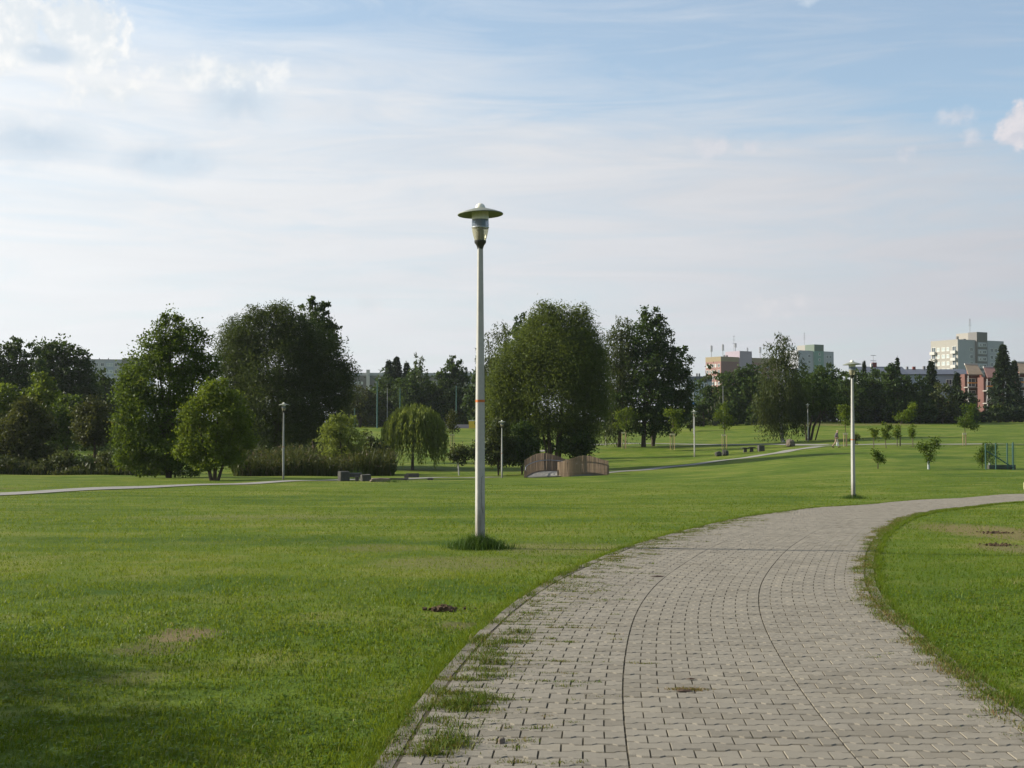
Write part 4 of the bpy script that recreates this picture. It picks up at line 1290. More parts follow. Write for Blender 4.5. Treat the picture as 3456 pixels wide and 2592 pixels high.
# ------------------------------------------------------------------ reeds and undergrowth (nobody could count the stems)
def strip(name, label, cat, pxs, D0, D1, n, h0, h1, w, mat, lean=0.25):
    px = rng.uniform(pxs[0], pxs[1], n)
    D = rng.uniform(D0, D1, n)
    X = (px - 1728) / F * D
    k = 0.72 + 0.30 * vnoise(X, D, 1.6, 7) + 0.25 * vnoise(X, D, 4.5, 8)
    h = rng.uniform(h0, h1, n) * np.clip(k, 0.35, 1.2)
    V, Q, R = blades(X, D, h, np.full(n, w), rng.uniform(0, lean, n), np.clip(rng.normal(.5, .22, n), 0, 1), True)
    # plumes and leaves
    m = int(n * 1.6)
    q = rng.integers(0, n, m)
    C = np.c_[X[q] + rng.normal(0, .15, m), D[q], ground(X[q], D[q]) + h[q] * rng.uniform(.35, 1.0, m)]
    A = unit(m)
    A[:, 2] -= .4
    B = np.cross(A, unit(m))
    L = .16
    V2 = np.stack([C - A * L, C + B * .06, C + A * L, C - B * .06], 1).reshape(-1, 3)
    kk = np.arange(m)[:, None] * 4
    V, Q, R = join([(V, Q, R), (V2, np.concatenate([kk + np.array([[0, 1, 2]]), kk + np.array([[0, 2, 3]])]), np.tile(np.clip(rng.normal(.6, .25, m), 0, 1), 2))])
    return tag(link(name, arrays_mesh(name, V, Q, R), LM[mat], kind='stuff'), label, cat)


for (px, py_, rx, ry, mat_, lab) in [(215, 1562, 42, 42, 'under', 'dark weedy bush right of the brownish tree on the left'), (285, 1570, 40, 34, 'dark', 'dark low bush in the undergrowth under the olive tree'),
                                     (355, 1566, 44, 40, 'under', 'tangled grey green bush right of the olive tree stem'), (425, 1575, 44, 34, 'dark', 'dark bush half under the left maple boughs'), (150, 1580, 34, 26, 'under', 'low bush at the foot of the brownish tree'),
                                     (30, 1572, 46, 34, 'under', 'low bush cut by the left edge at the lawn border')]:
    tree('bush', lab, px, 0, [(px, py_, rx, ry), (px - rx * .5, py_ + ry * .4, rx * .7, ry * .6), (px + rx * .5, py_ + ry * .4, rx * .7, ry * .6)], mat_, 5.5, 2.2, D=99, limbk=2, r0=2, cat='bush', amp=.5)
strip('reeds', 'brownish green reed bed below the huge willow', 'reeds', (790, 1330), 98, 110, 8000, 0.9, 2.9, .07, 'reed', .5)
strip('undergrowth', 'dark green weedy undergrowth along the left lawn edge', 'undergrowth', (-60, 560), 98, 112, 7000, .5, 2.0, .08, 'under', .7)
strip('undergrowth', 'low weeds and saplings along the edge behind the small trees', 'undergrowth', (180, 520), 97, 104, 2500, 0.4, 1.3, .08, 'under', .7)


def wood(name, label, pxs, D0, D1, prof, leaf_px, n, mat):
    """a far-off wood that reads as one mass: leaf clumps under a bumpy outline given as (column, row of the top)"""
    px = rng.uniform(pxs[0], pxs[1], n // 24)
    D = rng.uniform(D0, D1, n // 24)
    top = np.interp(px, [p[0] for p in prof], [p[1] for p in prof])
    X = (px - 1728) / F * D
    zg = ground(X, D)
    zt = CAMZ + (HOR - top) / F * D
    t = rng.uniform(0, 1, n // 24) ** 0.8
    C = np.c_[X, D, zg + (zt - zg) * t * (0.85 + .15 * np.sin(X * .9 + D))]
    P = (C[:, None, :] + rng.normal(size=(len(C), 24, 3)) * np.array([.7, .7, .5])).reshape(-1, 3)
    R = np.clip(np.repeat(rng.normal(.4, .18, len(C)), 24) + rng.normal(0, .12, len(P)), 0, 1)
    P[:, 2] = np.maximum(P[:, 2], np.repeat(zg, 24) + .1)
    L = leaf_px / F * (D0 + D1) / 2 * rng.uniform(.9, 1.8, len(P))
    tag(link(name, leaves_mesh(name, P, L * 1.1, L * .7, R), LM[mat], kind='stuff'), label, 'wood')


wood('wood', 'dark mass of shrubs and trees behind the ball court left of the tall lamp post', (1150, 1660), 258, 280, [(1150, 1345), (1230, 1330), (1300, 1300), (1450, 1295), (1500, 1310), (1560, 1300), (1660, 1320)], 6.5, 26000, 'dark')
wood('wood', 'dark mass of shrubs and trees closing off the far lawn on the right', (2330, 3290), 248, 268, [(2330, 1360), (2420, 1320), (2560, 1290), (2800, 1275), (2900, 1285), (3050, 1300), (3120, 1330), (3290, 1370)], 6.5, 46000, 'dark')
wood('wood', 'green thicket on the slope behind the reeds at the left', (150, 1130), 150, 172, [(150, 1480), (300, 1470), (450, 1440), (700, 1420), (950, 1430), (1130, 1460)], 6.0, 22000, 'dark')

# ------------------------------------------------------------------ buildings far behind the trees
def wall_mat(name, col, var=0.06):
    return material(name, col, 0.9, 0.15, var, 0.12)


M['w_pink'] = wall_mat('render_pink', (0.235, 0.138, 0.122))
M['w_dpink'] = wall_mat('render_dark_red', (0.19, 0.11, 0.10))
M['w_lilac'] = wall_mat('render_lilac', (0.30, 0.26, 0.30))
M['w_yellow'] = wall_mat('render_yellow', (0.24, 0.195, 0.125))
M['w_grey'] = wall_mat('render_grey', (0.33, 0.34, 0.36))
M['w_green'] = wall_mat('render_green', (0.18, 0.27, 0.23))
M['w_dgreen'] = wall_mat('render_dark_green', (0.13, 0.16, 0.13))
M['w_beige'] = wall_mat('render_beige', (0.272, 0.257, 0.232))
M['w_white'] = wall_mat('render_white', (0.42, 0.41, 0.39))
M['w_blue'] = wall_mat('render_blue_grey', (0.27, 0.31, 0.36))
M['w_dark'] = wall_mat('dark_cladding', (0.16, 0.155, 0.15))
M['w_red'] = wall_mat('brick_red', (0.17, 0.06, 0.05))
M['roof_slate'] = material('roof_slate', (0.075, 0.085, 0.11), 0.7, 0.3, 0.2, 0.8)
M['roof_tile'] = material('roof_tile_tan', (0.25, 0.195, 0.14), 0.8, 0.2, 0.15, 1.2)
M['balcony_orange'] = material('balcony_orange', (0.55, 0.25, 0.06), 0.7, 0.2, 0.1, 1)
M['mast'] = material('mast_metal', (0.22, 0.22, 0.23), 0.5, 0.4, 0.1, 2)

WIN = {}


def window_meshes(w, h, glass):
    key = (w, h, glass)
    if key not in WIN:
        t = 0.09
        f = MB()
        f.box((0, 0, h / 2 - t / 2), (w, .12, t)).box((0, 0, -h / 2 + t / 2), (w, .12, t))
        f.box((-w / 2 + t / 2, 0, 0), (t, .12, h - 2 * t)).box((w / 2 - t / 2, 0, 0), (t, .12, h - 2 * t))
        f.box((0, 0, 0), (t * .8, .10, h - 2 * t))
        fm = f.mesh('window')
        fm.materials.append(M['frame_white'])
        g_ = MB().box((0, .01, 0), (w - 2 * t, .03, h - 2 * t))
        gm = g_.mesh('pane')
        gm.materials.append(M[glass])
        WIN[key] = (fm, gm)
    return WIN[key]


def building(name, label, px, D, top, phi, aL, bR, wallL, wallR=None, z_ground=None):
    """corner nearest the camera at column px; left face of length aL, right face of length bR; local x runs along the right face, y along the left face away from us"""
    p = at(px, top, D)
    zg = gz(p[0], p[1]) - 0.3 if z_ground is None else z_ground
    root = thing(name, label, 'building', (p[0], p[1], zg))
    ph = math.radians(phi)
    eL, eR = Vector((-math.cos(ph), math.sin(ph), 0)), Vector((math.sin(ph), math.cos(ph), 0))
    H = p[2] - zg

    def P(u, v, z):
        return tuple(eR * u + eL * v + Vector((0, 0, z)))

    def bx(u0, u1, v0, v1, z0, z1):
        return [P(u0, v0, z0), P(u1, v0, z0), P(u1, v1, z0), P(u0, v1, z0), P(u0, v0, z1), P(u1, v0, z1), P(u1, v1, z1), P(u0, v1, z1)]
    FB = [(0, 1, 2, 3), (4, 7, 6, 5), (0, 4, 5, 1), (1, 5, 6, 2), (2, 6, 7, 3), (3, 7, 4, 0)]

    def block(nm, u0, u1, v0, v1, z0, z1, mat):
        return MB().add(bx(u0, u1, v0, v1, z0, z1), FB).build(nm, M[mat], root)

    def win(face, u, z, w=1.5, h=1.4, glass='glass_dark', off=0.03):
        fm, gm = window_meshes(w, h, glass)
        o = bpy.data.objects.new('window', fm)
        COL.objects.link(o)
        o.parent = root
        if face == 'R':
            pos, d = P(u, 0, z), eR
            nrm = -eL
        else:
            pos, d = P(0, u, z), eL
            nrm = -eR
        o.location = Vector(pos) + nrm * off
        o.rotation_euler = (0, 0, math.atan2(d.y, d.x) if face == 'R' else math.atan2(-d.y, -d.x))
        q = bpy.data.objects.new('pane', gm)
        COL.objects.link(q)
        q.parent = o
        return o
    return root, H, block, win, P, eL, eR


def mast(root, pos, h, r=0.09, yagi=0, dishes=0, name='antenna'):
    mb = MB().tube([pos, (pos[0], pos[1], pos[2] + h)], r, 5)
    for k in range(yagi):
        z = pos[2] + h * (0.5 + 0.45 * k / max(1, yagi - 1))
        mb.box((pos[0], pos[1], z), (1.7 - .2 * k, .1, .1), 0.5)
    for k in range(dishes):
        a = k * 2.1
        mb.box((pos[0] + .38 * math.cos(a), pos[1] + .38 * math.sin(a), pos[2] + h * .72), (.26, .26, h * .5), a)
    return mb.build(name, M['mast'], root)


def chimney(block_fn, u, v, H, w=.7, h=1.4, mat='w_dark'):
    return block_fn('chimney', u - w / 2, u + w / 2, v - w / 2, v + w / 2, H, H + h, mat)


# pink tower
root, H, block, win, P, eL, eR = building('apartment_building', 'pink tower block with yellow top band and phone masts on its flat roof', 2433, 600, 1203, 56, 10.3, 38, 'w_pink')
block('wall', 0, 38, 0, 10.3, 0, H - 2.2, 'w_pink')
block('parapet', -.06, 38.06, -.06, 10.36, H - 2.2, H, 'w_yellow')
block('wall_panel', 0.4, 10.5, -.08, 0, H - 12, H - 2.3, 'w_dpink')
block('stair_tower', 11.2, 19.0, -.7, 9.0, 0, H + 2.9, 'w_lilac')
for r_ in range(4):
    for v in (1.4, 3.6, 5.5, 7.3, 9.1):
        win('L', v, H - 4.1 - 2.75 * r_, 1.0 if v in (3.6, 7.3) else 1.5, 1.5, 'glass_dark' if (r_ + int(v)) % 3 else 'glass_light')
    for u in (22, 25, 30):
        win('R', u, H - 4.1 - 2.75 * r_, 1.6, 1.4)
    win('R', 15.5, H - 5.5 - 2.75 * r_, 1.0, 1.3, off=0.73)
for (u, v, h, y, d) in [(1.5, 8.0, 5.6, 0, 3), (2, .8, 5.8, 0, 4), (13, 4, 4.0, 0, 2), (28, 3, 5.6, 0, 3), (19.5, 3, 5.0, 0, 1)]:
    mast(root, P(u, v, H if u != 13 else H + 2.9), h, .13, y, d)
mast(root, P(12.5, 4.5, H + 2.9), 7.5, .07, 3, 0)
for u in (5, 6.6):
    chimney(block, u, 3, H, .6, .9)
# green and grey tower
root, H, block, win, P, eL, eR = building('apartment_building', 'grey tower block with a dark green stair tower and one thin aerial', 2694, 620, 1182, 58, 10, 23.5, 'w_grey')
block('wall', 0, 23.5, 0, 10, 0, H, 'w_grey')
block('stair_tower', 9.9, 16.2, -.6, 8.5, 0, H, 'w_green')
block('machine_room', 9.9, 16.2, -.66, 5.5, H, H + 3.1, 'w_dgreen')
block('machine_room', 10.0, 14.2, 5.5, 11, H - .01, H + 3.05, 'w_beige')
for r_ in range(4):
    for u, w in ((7.2, 1.6), (19.2, 1.2), (21.4, 1.3)):
        win('R', u, H - 2.6 - 2.75 * r_, w, 1.4)
    win('R', 13.4, H - 1.5 - 2.75 * r_, 1.2, 1.3, off=0.63)
mast(root, P(10.5, 6.5, H + 3.0), 6.2, .08, 4, 0)
# beige tower
root, H, block, win, P, eL, eR = building('apartment_building', 'beige tower block with white balconies and a tall aerial on its stair tower', 3232, 500, 1145, 62, 13.7, 25, 'w_beige')
block('wall', 0, 25, 0, 13.7, 0, H, 'w_beige')
block('wall_panel', 0.02, 24.98, -.07, 0, 0, H - .05, 'w_grey')
block('stair_tower', 9.3, 15.0, -.9, 6, 0, H, 'w_dark')
block('machine_room', 9.3, 15.0, -.96, 3.4, H, H + 3.1, 'w_dark')
block('machine_room', 9.4, 14.0, 3.4, 9.5, H - .01, H + 3.0, 'w_beige')
for r_ in range(6):
    z = H - 3.55 - 2.75 * r_
    for v, w in ((4.9, 1.4), (7.2, 1.8), (9.8, 1.4)):
        win('L', v, z, w, 1.5, 'glass_light', .04)
    win('L', 12.2, z, 2.0, 2.0, 'glass_dark', .04)
    win('L', 1.7, z, 2.0, 2.0, 'glass_dark', .04)
    block('balcony', -1.0, -.05, .5, 2.9, z - 1.9, z - .75, 'w_white')
    block('balcony', -1.0, -.05, 11.0, 13.5, z - 1.9, z - .75, 'w_white')
    block('bay_panel', 9.8, 14.6, -.98, -.9, z - .9 + 1.7, z + 1.0 + 1.7, 'w_grey')
    win('R', 11.0, z + 1.65, .9, 1.2, off=1.03)
    win('R', 13.3, z + 1.65, 1.8, 1.2, off=1.03)
    for u in (7.2, 18.2, 20.4):
        win('R', u, z - .2, 1.5, 1.4, off=.1)
mast(root, P(9.9, 3.0, H + 3.0), 5.6, .10, 5, 0)
chimney(block, .9, 1.0, H, .7, 1.2)
chimney(block, 6.4, 3.0, H, 1.2, .5)
# far left slab block
root, H, block, win, P, eL, eR = building('apartment_building', 'grey slab block with bluish windows beyond the far left trees', 285, 520, 1214, 80, 9, 26, 'w_grey')
block('wall', 0, 26, 0, 9, 0, H, 'w_grey')
block('parapet', -.05, 26.05, -.05, 9.05, H, H + .25, 'w_dark')
block('stair_tower', 14.5, 22, -.3, 7, 0, H + .75, 'w_dark')
block('wall_panel', 8.3, 11.2, -.12, 0, H - 9, H - .9, 'w_blue')
for r_ in range(3):
    for u in (1.8, 4.6, 6.9, 12.2, 13.6):
        win('R', u, H - 1.9 - 2.8 * r_, 1.3, 1.4)
    win('R', 9.8, H - 1.9 - 2.8 * r_, 2.4, 1.3, 'glass_light', .16)
for u in (2, 5.5, 9):
    chimney(block, u, 2, H + .25, .3, .6)
# long low block in the middle distance
root, H, block, win, P, eL, eR = building('low_building', 'long dark grey low block behind the far tree row in the middle', 1155, 430, 1258, 88, 12, 49, 'w_dark')
block('wall', 0, 49, 0, 12, 0, H - .9, 'w_dark')
block('parapet', -.08, 49.08, -.08, 12.05, H - .9, H, 'w_grey')
block('vent_shaft', 8.0, 9.1, -.9, .3, 0, H + 1.0, 'w_white')
for u in (23.5, 34, 41):
    chimney(block, u, 4, H, .8, 1.5)
for k in range(6):
    win('R', 1.2 + 1.05 * k, H - 3.4, .8, .8, 'glass_light')
for k in range(11):
    win('R', 12 + 3.3 * k, H - 3.3, 1.8, 1.3)
# bluish low block by the pink tower
root, H, block, win, P, eL, eR = building('low_building', 'blue grey low block with two chimneys beside the pink tower', 2318, 460, 1270, 84, 10, 9, 'w_blue')
block('wall', 0, 9, 0, 10, 0, H - 1.8, 'w_blue')
block('roof', -.1, 9.1, -.1, 10.1, H - 1.8, H, 'roof_slate')
for u in (4.0, 4.9):
    chimney(block, u, 1.5, H, .5, 1.1)
for u in (2, 4.5, 7):
    win('R', u, H - 3.2, 1.3, 1.3)


def gable_house(name, label, pxl, pxr, ridge, eave, D, wall, depth=9.0, rise=None, chimneys=()):
    pl, pr = at(pxl, eave, D), at(pxr, eave, D)
    zr = at(pxl, ridge, D)[2]
    zg = gz(pl[0], D) - .3
    root = thing(name, label, 'house', (pl[0], D, zg))
    w, h, hr = pr[0] - pl[0], pl[2] - zg, zr - zg
    MB().box((w / 2, depth / 2, h / 2), (w, depth, h)).build('wall', M[wall], root)
    o = .35
    A = [(-o, -o, h - .05), (w + o, -o, h - .05), (w + o, depth / 2, hr), (-o, depth / 2, hr), (-o, depth + o, h - .05), (w + o, depth + o, h - .05)]
    B = [(x, y, z - .2) for x, y, z in A]
    MB().add(A + B, [(0, 1, 2, 3), (3, 2, 5, 4), (7, 6, 9, 8), (8, 9, 10, 11), (0, 6, 7, 1), (4, 5, 11, 10), (0, 3, 9, 6), (3, 4, 10, 9), (1, 7, 8, 2), (2, 8, 11, 5)]).build('roof', M['roof_slate'], root)
    MB().add([(0, .02, h - .2), (0, depth - .02, h - .2), (0, depth / 2, hr - .22), (w, .02, h - .2), (w, depth - .02, h - .2), (w, depth / 2, hr - .22)], [(0, 2, 1), (3, 4, 5)]).build('gable', M[wall], root)
    for (cx, cw, ch, m) in chimneys:
        MB().box((cx * w, depth / 2, hr + ch / 2 - .3), (cw, .7, ch + .6)).build('chimney', M[m], root)
    n = max(2, int(w / 3.0))
    fm, gm = window_meshes(1.4, 1.3, 'glass_dark')
    for k in range(n):
        wo = bpy.data.objects.new('window', fm)
        COL.objects.link(wo)
        wo.parent = root
        wo.location = ((k + .5) * w / n, -.03, h - 1.9)
        po = bpy.data.objects.new('pane', gm)
        COL.objects.link(po)
        po.parent = wo
    return root, w, h, hr


r_, w, h, hr = gable_house('terraced_house', 'slate roofed house with a red chimney and an old aerial', 2905, 3060, 1234, 1262, 285, 'w_grey', chimneys=[(.42, .95, .9, 'w_red'), (.36, .4, .7, 'w_white')])
mast(r_, (w * .40, 4.5, hr), 2.6, .04, 2, 0)
r_, w, h, hr = gable_house('terraced_house', 'pale blue grey terrace with a long dark roof below the beige tower', 3040, 3272, 1243, 1262, 300, 'w_blue', chimneys=[(.18, .4, .6, 'w_dark'), (.28, .6, .6, 'w_red'), (.43, .5, .7, 'w_dark')])


def balcony_house(label, px, D, top, wid_px, tile='roof_tile', wall='w_red'):
    s = F / D
    p = at(px, top, D)
    zg = gz(p[0], D) - .2
    root = thing('balcony_house', label, 'house', (p[0], D, zg), 0.12)
    w = wid_px / s
    H = p[2] - zg
    hf = 2.75
    MB().box((w / 2 + .15, 3.4, (H - 2.2) / 2), (w + .1, 2.8, H - 2.2)).build('wall', M['recess'], root)
    z0 = H - 2.2
    MB().add([(w + .2, .3, 0), (w + .2, 8, 0), (w + .2, 8, H - .5), (w + .2, 4.0, H + .1), (w + .2, 1.0, z0),
              (w + .6, .3, 0), (w + .6, 8, 0), (w + .6, 8, H - .5), (w + .6, 4.0, H + .1), (w + .6, 1.0, z0)],
             [(0, 4, 3, 2, 1), (5, 6, 7, 8, 9), (4, 9, 8, 3), (3, 8, 7, 2), (0, 5, 9, 4)]).build('side_wall', M[wall], root)
    MB().add([(0, 0, z0 - .1), (w + .1, 0, z0 - .1), (w + .1, 2.6, H), (.5, 2.6, H), (0, 0, z0 - .35), (w + .1, 0, z0 - .35), (w + .1, 2.6, H - .25), (.5, 2.6, H - .25)],
             [(0, 1, 2, 3), (7, 6, 5, 4), (0, 4, 5, 1), (1, 5, 6, 2), (2, 6, 7, 3), (3, 7, 4, 0)]).build('roof', M[tile], root)
    MB().box((w / 2 + .35, 2.75, H + .05), (w - .2, .3, .45)).build('ridge_flashing', M['w_white'], root)
    for k in range(3):
        z = z0 - .3 - hf * (k + 1)
        if z < .5:
            break
        MB().box((w / 2, .95, z), (w + .4, 1.9, .22)).build('balcony_floor', M['w_beige'], root)
        MB().box((w / 2, .08, z + (1.0 if k == 0 else .55)), (w + .3, .08, .28 if k == 0 else .9)).build('railing', M['balcony_orange'] if k == 0 else M['w_white'], root)
        for x in (0.05, w - .05):
            MB().box((x, .15, z + hf / 2), (.16, .16, hf - .3)).build('post', M['w_white'], root)
        fm, gm = window_meshes(2.0, 1.9, 'glass_dark')
        wo = bpy.data.objects.new('window', fm)
        COL.objects.link(wo)
        wo.parent = root
        wo.location = (w / 2, 1.95, z + 1.15)
        po = bpy.data.objects.new('pane', gm)
        COL.objects.link(po)
        po.parent = wo
    return root


balcony_house('row house with tan roof slope and orange balcony rail left of the tall spruce', 3268, 292, 1228, 50)
balcony_house('pink row house with a white post mostly hidden by the tall spruce', 3332, 286, 1238, 50, 'w_pink', 'w_pink')
balcony_house('row house with tan roof cut by the right picture edge', 3440, 276, 1222, 60)

# ------------------------------------------------------------------ lamp posts
LS = {}


def lamp(label, base, rz=0.0, scale=1.0, lean=0.0, copy=None):
    if copy is None:
        root = thing('street_lamp', label, 'street lamp', base, rz, 'pedestrian lamps in the park')
        mb = MB()
        prof = [(0, .060), (1.2, .057), (2.08, .0545), (3.2, .043), (4.262, .034)]
        V, Fs = [], []
        for z, r in prof:
            c = r * .80
            zz = z if z else -.15
            V += [(c, -r, zz), (r, -c, zz), (r, c, zz), (c, r, zz), (-c, r, zz), (-r, c, zz), (-r, -c, zz), (-c, -r, zz)]
        for k in range(len(prof) - 1):
            for q in range(8):
                a, b = k * 8 + q, k * 8 + (q + 1) % 8
                Fs.append((a, b, b + 8, a + 8))
        Fs.append(tuple(range(len(V) - 8, len(V))))
        mb.add(V, Fs)
        mb.build('pole', M['concrete_pole'], root)
        b = MB()
        r0, r1 = .0556, .0554
        V = []
        for z, r in ((2.065, r0), (2.101, r1)):
            c = r * .80
            V += [(c, -r, z), (r, -c, z), (r, c, z), (c, r, z), (-c, r, z), (-r, c, z), (-r, -c, z), (-c, -r, z)]
        b.add(V, [(q, (q + 1) % 8, (q + 1) % 8 + 8, q + 8) for q in range(8)])
        b.build('painted_band', M['orange'], root)
        MB().lathe([(.0, 4.25), (.042, 4.25), (.045, 4.27), (.058, 4.305), (.082, 4.335), (.085, 4.37), (.0, 4.372)], 20).build('collar', M['black_metal'], root, True)
        MB().lathe([(.080, 4.372), (.095, 4.42), (.112, 4.49), (.120, 4.552)], 24).build('glass_bowl', M['lamp_glass'], root, True)
        MB().lathe([(.121, 4.562), (.122, 4.60), (.119, 4.668)], 24).build('glass_band', M['lamp_band'], root, True)
        MB().lathe([(.0, 4.56), (.075, 4.56), (.075, 4.668), (.0, 4.668)], 16).build('reflector', M['steel'], root, True)
        MB().lathe([(.0, 4.372), (.055, 4.372), (.052, 4.50), (.040, 4.56), (.0, 4.57)], 16).build('bulb_holder', M['black_metal'], root, True)
        MB().lathe([(.118, 4.545), (.126, 4.55), (.126, 4.562), (.118, 4.567)], 24, True).build('ring', M['steel'], root, True)
        MB().lathe([(.0, 4.668), (.119, 4.668), (.121, 4.69), (.118, 4.782), (.0, 4.785)], 24).build('diffuser', M['white_plastic'], root, True)
        hat = MB()
        hat.lathe([(.0, .004), (.10, .000), (.20, -.022), (.29, -.046), (.322, -.060), (.327, -.054), (.322, -.044), (.22, -.006), (.12, .024), (.078, .038), (.0, .042)], 40)
        ho = hat.build('shade', M['hat'], root, True)
        ho.location = (0, 0, 4.796)
        ho.rotation_euler = (math.radians(-1.2), math.radians(-1.5), 0)
        MB().lathe([(.074, 4.826), (.071, 4.852), (.058, 4.880), (.032, 4.899), (.0, 4.906)], 20).build('cap', M['white_plastic'], root, True)
        root.scale = (scale,) * 3
        return root
    r = copy.copy()
    COL.objects.link(r)
    r.location = base
    r.rotation_euler = (0, lean, rz)
    r['label'] = label
    r.scale = (scale,) * 3
    for ch in list(copy.children):
        if ch.name.startswith('cable_mark'):
            continue
        c = ch.copy()
        COL.objects.link(c)
        c.parent = r
    return r


b1 = hit(1620, 1851)
CR = [(.02, -.0605, 1.02), (.006, -.0605, 1.0), (.002, -.0605, .85), (.004, -.061, .65), (.012, -.0612, .55), (.03, -.0613, .50)]
lamp1 = lamp('tallest nearest lamp post with a wide flat hat in the middle of the picture', b1, math.radians(17), 4.9 / 4.906 * 1.0)

MB().tube(CR, .0022, 4).build('cable_mark', M['black_metal'], None).parent = lamp1


def lamp_at(px, py, top, label, rz, D=None):
    b = foot(px, D) if D else hit(px, py)
    h = at(px, top, b[1])[2] - b[2]
    return lamp(label, b, rz, h / 4.906, 0, lamp1)


lamp2 = lamp_at(2880, 1683, 1215, 'second lamp post standing just beyond the bend of the paved path', math.radians(24))
lamp_at(956, 1619, 1358, 'lamp post before the reeds and the huge dark willow', math.radians(15))
lamp_at(1694, 1613, 1418, 'short looking lamp post left of the wooden bridge', math.radians(18))
lamp_at(2344, 1549, 1385, 'grey lamp post on the far lawn between bridge and person', math.radians(40), 133)
lamp_at(2727, 1497, 1362, 'lamp post close beside the leaning bare trunks', math.radians(30), 160)
lamp_at(2045, 1490, 1372, 'faint lamp post under the willow edge near the far path', math.radians(25), 165)


def tuft(base, r, n, h0, h1, label):
    a = rng.uniform(0, 2 * math.pi, n)
    q = np.abs(rng.normal(0, .5, n)) * r
    X, Y = base[0] + np.cos(a) * q * 1.15, base[1] + np.sin(a) * q
    h = rng.uniform(h0, h1, n) * np.clip(1.15 - q / r * .6, .3, 1.2)
    V, Q, R = blades(X, Y, h, np.full(n, .007), rng.uniform(.2, .9, n), np.clip(rng.normal(.45, .2, n), 0, 1), True)
    return tag(link('grass_tuft', arrays_mesh('grass_tuft', V, Q, R), M['tuft'], kind='stuff'), label, 'grass')


tuft((b1[0] - .02, b1[1] - .05, 0), .40, 3600, .04, .25, 'uncut dark green grass tuft round the foot of the tallest lamp post')
tuft(tuple(lamp2.location), .45, 1200, .05, .2, 'uncut grass tuft round the foot of the lamp post beyond the bend')


# ------------------------------------------------------------------ tall green court poles, sign pole, bin
def pole(label, px, D, top, rad=.09, arms=0, name='floodlight_pole', cat='pole', mat='green_paint', group='green poles round the ball court'):
    b = foot(px, D)
    h = at(px, top, D)[2] - b[2]
    root = thing(name, label, cat, b, 0, group)
    MB().tube([(0, 0, -.1), (0, 0, h * .55), (0, 0, h)], [rad, rad * .8, rad * .55], 8).build('pole', M[mat], root, True)
    if arms:
        MB().tube([(-1.5, 0, h + 1.1), (0, 0, h - .1), (.35, 0, h + .5)], [.05, .06, .05], 6).build('arm', M[mat], root)
        for (x, z) in ((-1.6, h + 1.15), (.4, h + .55)):
            MB().box((x, -.05, z), (.45, .3, .22)).build('lamp_head', M['steel'], root)
    return root


pole('tall green court pole with forked floodlight arms', 1273, 245, 1287, .16, 1)
pole('green court pole rising above the weeping willow', 1350, 246, 1308, .13)
pole('green court pole left of the tall lamp post', 1540, 243, 1302, .14)
pole('short green court pole between the feathery tree and the forked pole', 1197, 244, 1378, .12)
pole('thin grey post in the shade of the far tree row', 1307, 252, 1310, .08, mat='mast')
pole('thin pale pole at the wood edge beside the half bare birches', 2441, 222, 1302, .07, mat='mast')
sp = pole('tall thin pole with a small blue and white sign at the wood edge', 2341, 205, 1286, .07, name='sign_pole', mat='mast')
M['sign_blue'] = material('sign_blue', (0.10, 0.25, 0.55), .5, .3, .05, 3)
MB().box((0, -.12, at(2341, 1366, 205)[2] - sp.location.z), (.5, .04, .9)).build('sign_plate', M['frame_white'], sp)
MB().box((0, -.15, at(2341, 1361, 205)[2] - sp.location.z), (.42, .03, .4)).build('sign_symbol', M['sign_blue'], sp)
b = foot(1594, 236)
bin_ = thing('waste_container', 'yellow recycling container just left of the tall lamp post', 'container', b)
MB().box((0, 0, .75), (1.15, 1.1, 1.3), taper=1.1).build('body', M['yellow'], bin_)
MB().box((0, 0, 1.48), (1.35, 1.25, .16)).build('lid', M['white_plastic'], bin_)
b = foot(1540, 240)
tag(MB().box((0, 0, .3), (7.5, .3, .75)).build('low_wall', M['w_lilac'], loc=b), 'low greyish wall behind the yellow container', 'wall')


